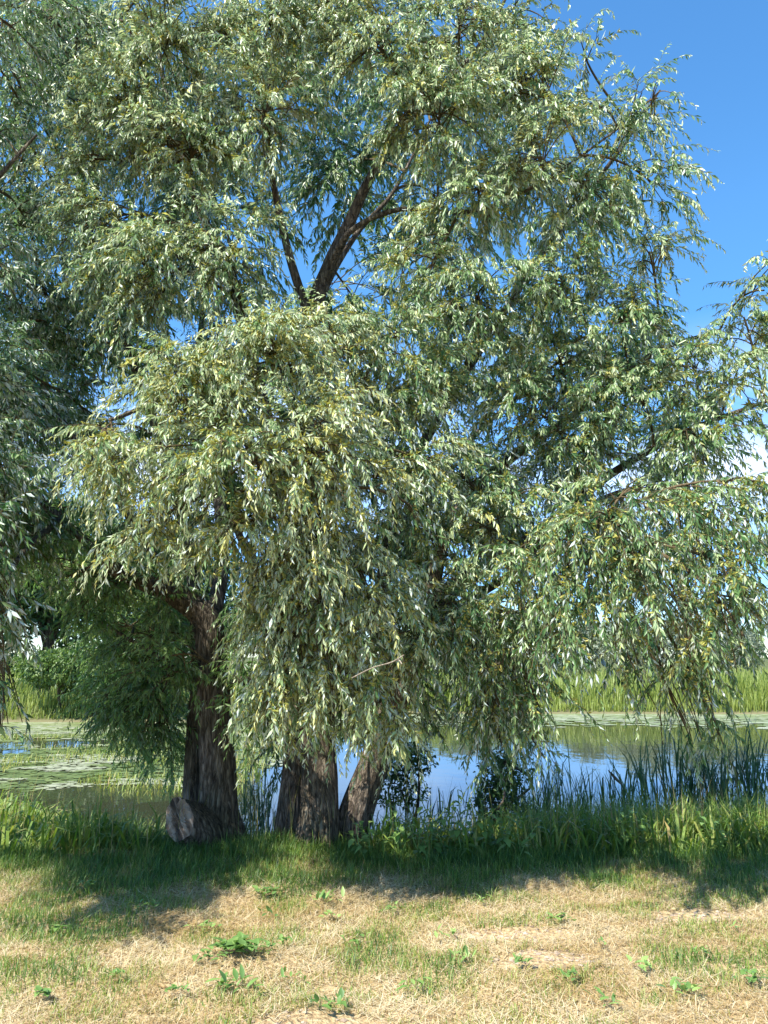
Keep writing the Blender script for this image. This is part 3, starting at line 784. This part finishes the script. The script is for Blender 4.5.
# ------------------------------------------------------------------ floating weed
acc = Acc()
def pad(x, y, r, t, zoff):
    k = len(x); A = np.linspace(0, 2 * np.pi, 11, endpoint=False)
    rr = r[:, None] * (1 + 0.35 * (rng.uniform(0, 1, (k, 11)) - 0.5) * 2)
    V = np.stack((x[:, None] + rr * np.cos(A) * 1.25, y[:, None] + rr * np.sin(A), np.repeat((WZ + zoff)[:, None], 11, 1)), -1)
    C = np.stack((x, y, WZ + zoff + 0.001), -1)[:, None]
    V = np.concatenate((V, C), 1).reshape(-1, 3)
    j = np.arange(11); T = np.stack((j, (j + 1) % 11, np.full(11, 11)), -1)
    F = (np.arange(k)[:, None, None] * 12 + T[None]).reshape(-1, 3)
    acc.tri(V, F, np.repeat(t, 11))
n = 26000
x = rng.uniform(-17, -1.5, n); y = rng.uniform(11.2, 26.2, n)
m = fbm(x * 0.35, y * 0.6, 101) + 0.18 * smooth((y - 13) / 3) - 0.3 * smooth((13.3 - y) / 1.0) - 0.25 * smooth((x + 3.0) / 1.2)
k = m > 0.5
x = x[k]; y = y[k]; n = len(x)
pad(x, y, rng.uniform(0.02, 0.085, n), np.clip(rng.normal(0.25, 0.1, n) + 0.8 * smooth((fbm(x * 0.5, y * 1.1, 131) - 0.54) / 0.1) + 0.35 * smooth((y - 20) / 4), 0, 1), rng.uniform(0.003, 0.02, n))
# scum along the far shore
n = 14000
x = rng.uniform(-16, 26, n); y = edge_far(x) - rng.exponential(1.6, n) + 0.3
k = y > edge_far(x) - 5.0 - 1.5 * fbm(x * 0.3, x * 0, 105)
x = x[k]; y = y[k]; n = len(x)
pad(x, y, rng.uniform(0.04, 0.22, n), np.clip(rng.normal(0.72, 0.2, n), 0, 1), rng.uniform(0.003, 0.02, n))
tag(acc.build("floating_weed", M_mat_alga, flat=True), "mats of pale duckweed and pads floating on the pond", "water weed", kind='stuff')
acc = Acc()
n = 24000
x = rng.uniform(-17, -2.2, n); y = rng.uniform(12.4, 23, n)
m = fbm(x * 0.5, y * 0.8, 111)
k = m > 0.5
x = x[k]; y = y[k]; n = len(x)
v, f = blade_geo(np.stack((x, y, np.full(n, WZ - 0.03)), 1), rng.uniform(0, 6.28, n), rng.uniform(0.08, 0.26, n), rng.uniform(0.008, 0.02, n), rng.uniform(0, 0.5, n), rng.uniform(0.1, 1.2, n))
acc.tri(v, f, np.repeat(np.clip(rng.normal(0.55, 0.08, n), 0, 1), 3))
tag(acc.build("water_grass", M_grass), "yellow green water grass growing out of the pond at left", "water weed", kind='stuff')

# ------------------------------------------------------------------ reeds at the near edge
def reed_clump(px, d, nst, hgt, label, spread=0.16, dark=0.35, lean=0.0):
    b = on_ground(px, d)
    root = thing("reed_clump", b, label, "reeds", "reed clumps at the near water's edge")
    st = Acc(); lf = Acc()
    px_ = b[0] + rng.normal(0, spread, nst); py_ = b[1] + rng.normal(0, spread, nst)
    z = np.minimum(height(px_, py_), WZ + 0.5) - 0.03
    az = rng.uniform(0, 6.28, nst); ln = np.abs(rng.normal(0, 0.08, nst)) + lean
    H = hgt * rng.uniform(0.65, 1.12, nst)
    dirv = np.stack((np.cos(az) * ln, np.sin(az) * ln, np.ones(nst)), 1)
    base = np.stack((px_, py_, z), 1)
    S = np.linspace(0, 1, 6)[None, :, None]
    Xp = base[:, None] + dirv[:, None] * (H * 0.85)[:, None, None] * S + np.stack((np.cos(az), np.sin(az), az * 0), 1)[:, None] * (S ** 2) * 0.06
    v, f = batch_tubes(Xp, np.full(nst, 0.005), np.full(nst, 0.0025)); st.quad(v, f, 0.4)
    M = 6
    u = rng.uniform(0.05, 0.9, (nst, M))
    bp = base[:, None] + dirv[:, None] * (H * 0.85)[:, None, None] * u[..., None]
    bp = bp.reshape(-1, 3); k = len(bp)
    v, f = blade_geo(bp, rng.uniform(0, 6.28, k), np.repeat(H, M) * rng.uniform(0.35, 0.75, k), rng.uniform(0.010, 0.020, k), rng.uniform(0.05, 0.34, k), rng.uniform(0.1, 0.9, k))
    lf.tri(v, f, np.repeat(np.clip(rng.normal(dark, 0.18, k), 0, 1), 3))
    st.build("stem", M_reed, root); lf.build("foliage", M_reed, root)

lab = "dark reed clump in a row standing at the near water's edge"
for px, d, nst, hg in [(545, 8.9, 12, 0.85), (575, 9.1, 14, 0.95), (600, 9.0, 12, 0.85), (635, 9.2, 16, 1.0), (665, 9.0, 16, 1.1), (690, 9.2, 20, 1.2), (715, 9.0, 20, 1.15), (740, 9.1, 22, 1.2), (765, 8.9, 22, 1.2), (795, 9.0, 20, 1.2),
                       (520, 9.0, 10, 0.8), (480, 9.1, 8, 0.75), (268, 9.0, 9, 0.8), (246, 9.1, 9, 0.75), (278, 9.1, 7, 0.75), (400, 9.1, 8, 0.7), (440, 9.0, 8, 0.7)]:
    reed_clump(px, d, nst, hg, lab)
# a broken reed with a dark head leaning across the water
root = thing("leaning_reed", on_ground(640, 8.8), "single bent reed with a dark seed head leaning left over the blue water", "reed")
p, r = spline([on_ground(640, 8.8), P(636, 815, 8.8), P(622, 785, 8.8), P(611, 772, 8.8)], [.006, .005, .004, .003], 6)
v, f = tube(p, r, 6); mesh_obj("stem", v, [f], M_reed, root, np.full(len(f), 0.4))
p, r = spline([P(622, 785, 8.8), P(615, 778, 8.8), P(608, 770, 8.8)], [.006, .014, .004], 6)
v, f = tube(p, r, 8, 0.4, 3); mesh_obj("seed_head", v, [f], M_bark, root)

# ------------------------------------------------------------------ broad-leaved plants
def broad_leaf(base, az, tilt, L, W):
    """a six-sided pointed leaf blade with a fold; returns V,F"""
    n = len(base)
    d = np.stack((np.cos(az) * np.cos(tilt), np.sin(az) * np.cos(tilt), np.sin(tilt)), 1)
    s = np.stack((-np.sin(az), np.cos(az), np.zeros(n)), 1)
    nr = np.cross(d, s)
    prof = [(0.0, 0.04), (0.14, 0.36), (0.38, 0.5), (0.7, 0.3)]
    rows = []
    for t, w in prof:
        c = base + d * (L * t)[:, None] - np.array((0, 0, 1.0)) * (L * 0.25 * t * t)[:, None]
        e = nr * (W * w * 0.3)[:, None]
        rows += [c - s * (W * w)[:, None] + e, c, c + s * (W * w)[:, None] + e]
    tip = base + d * L[:, None] - np.array((0, 0, 1.0)) * (L * 0.25)[:, None]
    V = np.stack(rows + [tip], 1).reshape(-1, 3)
    F = []
    for r in range(3):
        a = r * 3
        F += [(a, a + 1, a + 4), (a, a + 4, a + 3), (a + 1, a + 2, a + 5), (a + 1, a + 5, a + 4)]
    F += [(9, 10, 12), (10, 11, 12)]
    F = np.array(F)[:, ::-1]
    return V, (np.arange(n)[:, None, None] * 13 + F[None]).reshape(-1, 3)

def bank_plant(px, d, hgt, nst, leaf, label, tint=0.5):
    b = on_ground(px, d)
    root = thing("leafy_weed", b, label, "weed", "leafy weeds along the bank")
    st = Acc(); lf = Acc()
    for q in range(nst):
        o = b + np.array((rng.normal(0, 0.07), rng.normal(0, 0.07), -0.02)); H = hgt * rng.uniform(0.7, 1.05)
        top = o + np.array((rng.normal(0, 0.06), rng.normal(0, 0.06), H))
        p, r = spline([o, 0.5 * (o + top) + rng.normal(0, 0.015, 3), top], [.005, .004, .002], 5)
        v, f = tube(p, r, 6); st.quad(v, f, 0.6)
        k = int(H / 0.045)
        t = np.linspace(0.15, 1, k); bp = o + (top - o) * t[:, None]
        az = np.arange(k) * 1.57 + rng.uniform(0, 6) + rng.normal(0, 0.4, k)
        L = leaf * (1.1 - 0.45 * t) * rng.uniform(0.8, 1.2, k)
        v, f = broad_leaf(bp, az, rng.uniform(-0.5, 0.35, k), L, L * 0.62)
        lf.tri(v, f, np.repeat(np.clip(tint + rng.normal(0, 0.2, k), 0, 1), 14))
    st.build("stem", M_weed, root); lf.build("foliage", M_weed, root)

bank_plant(367, 6.8, 0.30, 3, 0.10, "small broad leaved weed just right of the leaning willow stem", 0.7)
bank_plant(382, 6.75, 0.38, 2, 0.11, "pale leaved twin stemmed weed at the edge of the tree shade", 0.75)
bank_plant(394, 6.85, 0.48, 2, 0.11, "tall thin weed with drooping heart shaped leaves, beside the twin stemmed one", 0.55)
bank_plant(418, 6.8, 0.34, 3, 0.09, "low dark bushy weed between the two groups of taller bank weeds", 0.4)
bank_plant(446, 6.9, 0.56, 4, 0.11, "tallest leafy weed standing against the blue water", 0.55)
bank_plant(465, 6.75, 0.48, 4, 0.11, "broad leaved weed in front of the drooping branches, one pale leaf low down", 0.6)
bank_plant(490, 6.85, 0.5, 5, 0.10, "dense upright nettle like weed beside the tall grass", 0.45)
bank_plant(540, 7.2, 0.45, 4, 0.08, "dark leafy weed sunk in tall grass at right of the nettle", 0.35)
bank_plant(590, 7.3, 0.4, 4, 0.08, "shaded leafy weed among the grass below the leaning reed", 0.3)
bank_plant(430, 6.7, 0.32, 4, 0.10, "short broad leaved weed filling the gap before the tallest bank weed", 0.6)
bank_plant(512, 6.75, 0.36, 5, 0.10, "bushy pale green weed at the foot of the hanging branches", 0.65)
bank_plant(640, 7.0, 0.36, 5, 0.09, "leafy weed before the reeds, below the hanging twigs on the right", 0.5)
bank_plant(715, 6.9, 0.34, 5, 0.09, "leafy weed in front of the thickest reeds at right", 0.55)
bank_plant(105, 7.6, 0.36, 4, 0.07, "leafy weed in the shaded grass left of the stump", 0.5)

def rosette(px, py, rad, nl, label, tint=0.5, wide=0.5, up=0.5):
    a = 0.0
    # ground point under that pixel
    v = (512 - py) / FPX
    d = CAM_H / -(math.tan(math.atan(v) + PITCH)) if math.atan(v) + PITCH < 0 else 6
    p = P(px, py, d); b = np.array((p[0], p[1], float(height(p[0], p[1]))))
    nl = int(nl * 1.6)
    base = b + np.stack((rng.normal(0, rad * 0.5, nl), rng.normal(0, rad * 0.4, nl), rng.uniform(0, 0.02, nl)), 1)
    L = rad * rng.uniform(0.3, 1.0, nl)
    v, f = broad_leaf(base, rng.uniform(0, 6.28, nl), rng.uniform(0.05, up + 0.3, nl), L, L * wide)
    o = mesh_obj("ground_weed", v - b, [f], M_weed, None, np.repeat(np.clip(tint + rng.normal(0, 0.2, nl), 0, 1), 14))
    o.location = b + np.array((0, 0, 0.035))
    tag(o, label, "weed", "weeds in the dry grass")

rosette(236, 960, 0.10, 60, "largest broad leaved weed clump in the dry grass", 0.45)
rosette(208, 965, 0.07, 12, "small weed touching the left side of the largest weed clump", 0.5)
rosette(262, 962, 0.07, 12, "small grey green weed touching the right side of the largest weed clump", 0.4)
rosette(232, 995, 0.10, 18, "spiky grey green weed just below the largest weed clump", 0.35, 0.3, 0.8)
rosette(205, 933, 0.06, 12, "bright green low weed above the largest clump, near the shade edge", 0.7)
rosette(283, 950, 0.05, 8, "tiny dark green weed right of the largest clump", 0.4)
rosette(328, 905, 0.10, 16, "upright bright green weed in the centre at the shade edge", 0.75, 0.3, 1.0)
rosette(328, 919, 0.05, 6, "pale round leaf lying just below the upright central weed", 0.95, 0.8)
rosette(522, 969, 0.06, 9, "small dark weed right of the bare soil patch", 0.35, 0.4, 0.8)
rosette(457, 962, 0.09, 14, "fresh green grassy tuft left of the bare soil patch", 0.75, 0.2, 1.0)
rosette(682, 1000, 0.08, 14, "bright leafy weed near the bottom right", 0.7, 0.4, 0.8)
rosette(520, 967 - 2, 0.03, 3, "single leaf beside the small dark weed", 0.6)
rosette(568, 985, 0.07, 12, "grey green weed in the lower right, left of the bright leafy one", 0.4, 0.3, 0.8)
rosette(522, 967, 0.04, 4, "short stalk behind the small dark weed", 0.5, 0.25, 1.0)
rosette(752, 988, 0.07, 12, "dark weed close to the right edge of the dry grass", 0.3, 0.45, 0.5)
rosette(120, 985, 0.06, 10, "low green weed in the lower left of the dry grass", 0.6, 0.3, 0.7)
rosette(85, 895, 0.07, 12, "leafy weed in the shaded grass at the far left", 0.55)
rosette(265, 898, 0.08, 12, "dark leafy weed lying on the shade edge left of centre", 0.35)

for px, py in [(60, 940), (150, 915), (180, 1000), (300, 985), (355, 940), (395, 910), (420, 990), (480, 905), (600, 950), (640, 975), (700, 955), (735, 930), (560, 925), (40, 1005), (330, 1010), (600, 1010), (445, 940), (270, 920)]:
    rosette(px, py, rng.uniform(0.05, 0.085), int(rng.integers(6, 12)), "tiny green weed sprouting alone in the mown dry grass", rng.uniform(0.3, 0.8), rng.uniform(0.25, 0.6), rng.uniform(0.3, 1.0))

# crumbs of dry soil on the bare patches
acc = Acc()
ico = np.array([(0, 0, 1), (.94, 0, .34), (.29, .9, .34), (-.76, .55, .34), (-.76, -.55, .34), (.29, -.9, .34), (.6, .6, -.4), (-.5, .7, -.4), (-.7, -.5, -.4), (.5, -.7, -.4)])
icoF = np.array([(0, 1, 2), (0, 2, 3), (0, 3, 4), (0, 4, 5), (0, 5, 1), (1, 6, 2), (2, 6, 7), (2, 7, 3), (3, 7, 8), (3, 8, 4), (4, 8, 9), (4, 9, 5), (5, 9, 6), (5, 6, 1)])
for cx, cy, rx, ry in bare:
    for q in range(240):
        a = rng.uniform(0, 6.28); r = rng.uniform(0, 1) ** 0.5
        x = cx + rx * r * math.cos(a); y = cy + ry * r * math.sin(a); s = rng.exponential(0.006) + 0.003
        s = min(s, 0.022)
        V = ico * s * 0.75 * rng.uniform(0.6, 1.3, (10, 3)) * np.array((1.2, 1.2, 0.7)) * rng.uniform(0.7, 1.2, (10, 1)) + np.array((x, y, float(height(x, y)) - s * 0.05))
        acc.tri(V, icoF, rng.uniform(0, 1))
m, nt, N, L = new_mat("dry_soil")
at = N.new("ShaderNodeAttribute"); at.attribute_name = "tint"
b_ = N.new("ShaderNodeBsdfPrincipled"); b_.inputs["Roughness"].default_value = 0.95
L.new(ramp(nt, [(0, (0.24, 0.17, 0.115)), (1, (0.42, 0.34, 0.25))], at.outputs["Fac"]), b_.inputs["Base Color"])
o = N.new("ShaderNodeOutputMaterial"); L.new(b_.outputs[0], o.inputs[0])
tag(acc.build("soil_crumbs", m, flat=True), "pale crumbs of dry soil on the bare patches", "soil", kind='stuff')

# ------------------------------------------------------------------ shrubs and trees beyond
def leafy_tree(name, base, H, rx, ry, z0, n, leaf, mat, label, cat, tint=0.5, trunk_r=0.15, lobes=14, seed=0, group=None, stems=1):
    rg = np.random.default_rng(seed + 500)
    base = np.asarray(base, float)
    root = thing(name, base, label, cat, group)
    c = base + np.array((0, 0, (z0 + H) / 2))
    rad = np.array((rx, ry, (H - z0) / 2))
    lc = norm(rg.normal(size=(lobes, 3))) * (rg.uniform(0.2, 1, lobes) ** 0.5)[:, None] * 0.72
    lr = rg.uniform(0.28, 0.5, lobes)
    li = rg.integers(0, lobes, n)
    dv = norm(rg.normal(size=(n, 3)))
    pos = lc[li] + dv * (lr[li] * rg.uniform(0.3, 1.12, n) ** 0.45)[:, None]
    X = c + pos * rad
    ax = norm(dv * 0.5 + rg.normal(size=(n, 3)) * 0.5 + np.array((0, 0, -0.25)))
    up = norm(dv * 0.5 + np.array((0, 0, 0.6)) + rg.normal(size=(n, 3)) * 0.5)
    L_ = leaf * rg.uniform(0.6, 1.4, n)
    v, f = leaf_geo(X, ax, up, L_, L_ * rg.uniform(0.4, 0.6, n))
    a = Acc(); a.tri(v, f, np.repeat(np.clip(tint + rg.normal(0, 0.16, n) + np.repeat(0, n), 0, 1), 2))
    for s_ in range(stems):
        o0 = base + np.array((rg.normal(0, 0.15) * (stems > 1), rg.normal(0, 0.15) * (stems > 1), -0.1))
        p, r = spline([o0, base + np.array((rg.normal(0, .1), rg.normal(0, .1), H * .3)), c + rg.normal(0, .15, 3), base + np.array((rg.normal(0, .3) * rx * .3, 0, H * .85))], [trunk_r * 1.3, trunk_r, trunk_r * .6, .02], 6)
        v, f = tube(p, r, 10, 0.25, seed); mesh_obj("trunk", v, [f], M_bark, root)
    b = Acc()
    for k in range(lobes):
        e = c + lc[k] * rad; s0 = base + np.array((0, 0, max(z0 * 0.8, H * 0.2)))
        p, r = spline([s0, 0.5 * (s0 + e) + np.array((0, 0, .1 * H)), e], [trunk_r * .4, trunk_r * .25, .012], 5)
        v, f = tube(p, r, 5); b.quad(v, f)
    b.build("branch_mass", M_bark, root)
    a.build("crown", mat, root)
    return root

def gp(px, d):
    return on_ground(px, d)

# behind the left willow, far bank
leafy_tree("shrub", gp(52, 27.6), 2.6, 1.6, 1.4, 0.2, 5000, 0.16, M_bush, "sunlit bright green shrub behind the left part of the pond", "shrub", 0.95, 0.05, 10, 1)
leafy_tree("shrub", gp(105, 27.4), 2.9, 1.7, 1.5, 0.2, 6000, 0.16, M_bush, "dark leaved round shrub beside the sunlit one across the pond", "shrub", 0.5, 0.05, 10, 2)
leafy_tree("shrub", gp(150, 27.4), 2.4, 1.4, 1.4, 0.1, 5000, 0.16, M_bush, "shrub across the pond seen behind the left willow trunk", "shrub", 0.6, 0.05, 10, 3)
leafy_tree("broadleaf_tree", gp(32, 33), 9.5, 3.4, 3.0, 1.7, 12000, 0.24, M_bush, "dark tree with a bare lower trunk on the far bank at left", "tree", 0.4, 0.22, 16, 4)
leafy_tree("broadleaf_tree", gp(100, 36), 8.5, 3.8, 3.0, 1.2, 12000, 0.24, M_bush, "mid green tree rising behind the round shrub on the far bank", "tree", 0.5, 0.22, 16, 5)
leafy_tree("broadleaf_tree", gp(190, 38), 8.0, 4.0, 3.0, 1.0, 12000, 0.24, M_bush, "far bank tree hidden mostly behind the left willow trunk", "tree", 0.45, 0.22, 16, 6)
leafy_tree("broadleaf_tree", gp(-60, 31), 10, 4.6, 3.0, 0.4, 15000, 0.24, M_bush, "dark far bank tree at the left edge of the photo", "tree", 0.35, 0.22, 16, 7)
# right, beyond the reeds
leafy_tree("pale_willow", gp(640, 52), 5.2, 3.4, 2.5, 0.5, 9000, 0.22, M_pale, "pale silvery bush willow beyond the bright reeds", "tree", 0.8, 0.12, 14, 8)
leafy_tree("pale_willow", gp(585, 55), 4.4, 3.2, 2.5, 0.4, 8000, 0.22, M_pale, "lower pale willow left of the silvery one beyond the reeds", "tree", 0.6, 0.12, 14, 9)
leafy_tree("pale_willow", gp(735, 50), 5.6, 3.2, 2.5, 0.6, 8000, 0.22, M_pale, "pale willow beyond the reeds near the right edge", "tree", 0.7, 0.12, 14, 10)
leafy_tree("pale_willow", gp(480, 54), 4.6, 3.6, 2.5, 0.4, 8000, 0.22, M_pale, "pale willow across the pond behind the hanging branches at centre", "tree", 0.55, 0.12, 14, 12)
# low dark shrub on the bank right of the middle willow
leafy_tree("bank_shrub", on_ground(505, 8.7), 1.15, 0.42, 0.3, 0.1, 2600, 0.05, M_bush, "dark small leaved shrub at the water's edge under the hanging willow", "shrub", 0.4, 0.02, 10, 13, stems=3)
leafy_tree("bank_shrub", on_ground(408, 8.8), 1.25, 0.55, 0.3, 0.5, 1500, 0.05, M_bush, "thin dark shrub at the water right of the leaning willow stem", "shrub", 0.35, 0.018, 9, 14, stems=2)

# ------------------------------------------------------------------ sky, sun
SUN_EL, SUN_AZ = 53.0, 50.0     # azimuth: behind the photographer, to the left
w = bpy.data.worlds.new("World"); scene.world = w
w.use_nodes = True
nt = w.node_tree; N = nt.nodes; L = nt.links; N.clear()
sky = N.new("ShaderNodeTexSky"); sky.sky_type = 'NISHITA'; sky.sun_disc = False
sky.sun_elevation = R(SUN_EL); sky.sun_rotation = R(180 + SUN_AZ)
sky.air_density = 1.0; sky.dust_density = 0.2; sky.ozone_density = 2.0
hs = N.new("ShaderNodeHueSaturation"); hs.inputs["Saturation"].default_value = 1.2
L.new(sky.outputs[0], hs.inputs["Color"])
tc = N.new("ShaderNodeTexCoord"); sp = N.new("ShaderNodeSeparateXYZ"); L.new(tc.outputs["Generated"], sp.inputs[0])
mp = N.new("ShaderNodeMapping"); mp.inputs["Scale"].default_value = (1, 1, 2.6); L.new(tc.outputs["Generated"], mp.inputs[0])
nz = N.new("ShaderNodeTexNoise"); nz.inputs["Scale"].default_value = 3.6; nz.inputs["Detail"].default_value = 7; L.new(mp.outputs[0], nz.inputs["Vector"])
mr = N.new("ShaderNodeMapRange"); mr.inputs["From Min"].default_value = 0.40; mr.inputs["From Max"].default_value = 0.64
mr.inputs["To Max"].default_value = 0.65
L.new(nz.outputs["Fac"], mr.inputs["Value"])
me_ = N.new("ShaderNodeMapRange"); me_.inputs["From Min"].default_value = 0.40; me_.inputs["From Max"].default_value = 0.22; L.new(sp.outputs["Z"], me_.inputs["Value"])
me2 = N.new("ShaderNodeMapRange"); me2.inputs["From Min"].default_value = 0.12; me2.inputs["From Max"].default_value = 0.24; me2.inputs["To Min"].default_value = 0.06; L.new(sp.outputs["Z"], me2.inputs["Value"])
m3 = N.new("ShaderNodeMath"); m3.operation = 'MULTIPLY'; L.new(me_.outputs[0], m3.inputs[0]); L.new(me2.outputs[0], m3.inputs[1])
mm = N.new("ShaderNodeMath"); mm.operation = 'MULTIPLY'; L.new(mr.outputs[0], mm.inputs[0]); L.new(m3.outputs[0], mm.inputs[1])
mx = N.new("ShaderNodeMix"); mx.data_type = 'RGBA'
tn = N.new("ShaderNodeMix"); tn.data_type = 'RGBA'; tn.blend_type = 'MULTIPLY'; tn.inputs["Factor"].default_value = 1.0; tn.inputs["B"].default_value = (0.82, 1.06, 1.10, 1)
L.new(hs.outputs[0], tn.inputs["A"])
L.new(ramp(nt, [(0.0, (0.66, 0.78, 0.96)), (0.1, (0.42, 0.66, 1.05)), (0.3, (0.66, 0.92, 1.1)), (0.5, (0.82, 1.06, 1.10))], sp.outputs["Z"]), tn.inputs["B"])
L.new(mm.outputs[0], mx.inputs["Factor"]); L.new(tn.outputs["Result"], mx.inputs["A"]); mx.inputs["B"].default_value = (7.5, 7.9, 8.6, 1)
bg = N.new("ShaderNodeBackground"); bg.inputs["Strength"].default_value = 0.135
L.new(mx.outputs["Result"], bg.inputs[0])
out = N.new("ShaderNodeOutputWorld"); L.new(bg.outputs[0], out.inputs[0])

sd = bpy.data.lights.new("sun", 'SUN'); sd.energy = 5.0; sd.angle = R(0.53); sd.color = (1.0, 0.95, 0.86)
so = bpy.data.objects.new("sun", sd); COL.objects.link(so)
so.rotation_euler = (R(90 - SUN_EL), 0, R(-SUN_AZ))
so.location = (-10, -14, 30)

scene.view_settings.view_transform = 'Standard'
scene.view_settings.look = 'None'
scene.view_settings.exposure = 1.12
scene.view_settings.gamma = 1.0
scene.render.engine = 'CYCLES'
scene.cycles.max_bounces = 4
scene.cycles.diffuse_bounces = 2
scene.cycles.glossy_bounces = 2
scene.cycles.transmission_bounces = 4
scene.cycles.caustics_reflective = False
scene.cycles.caustics_refractive = False
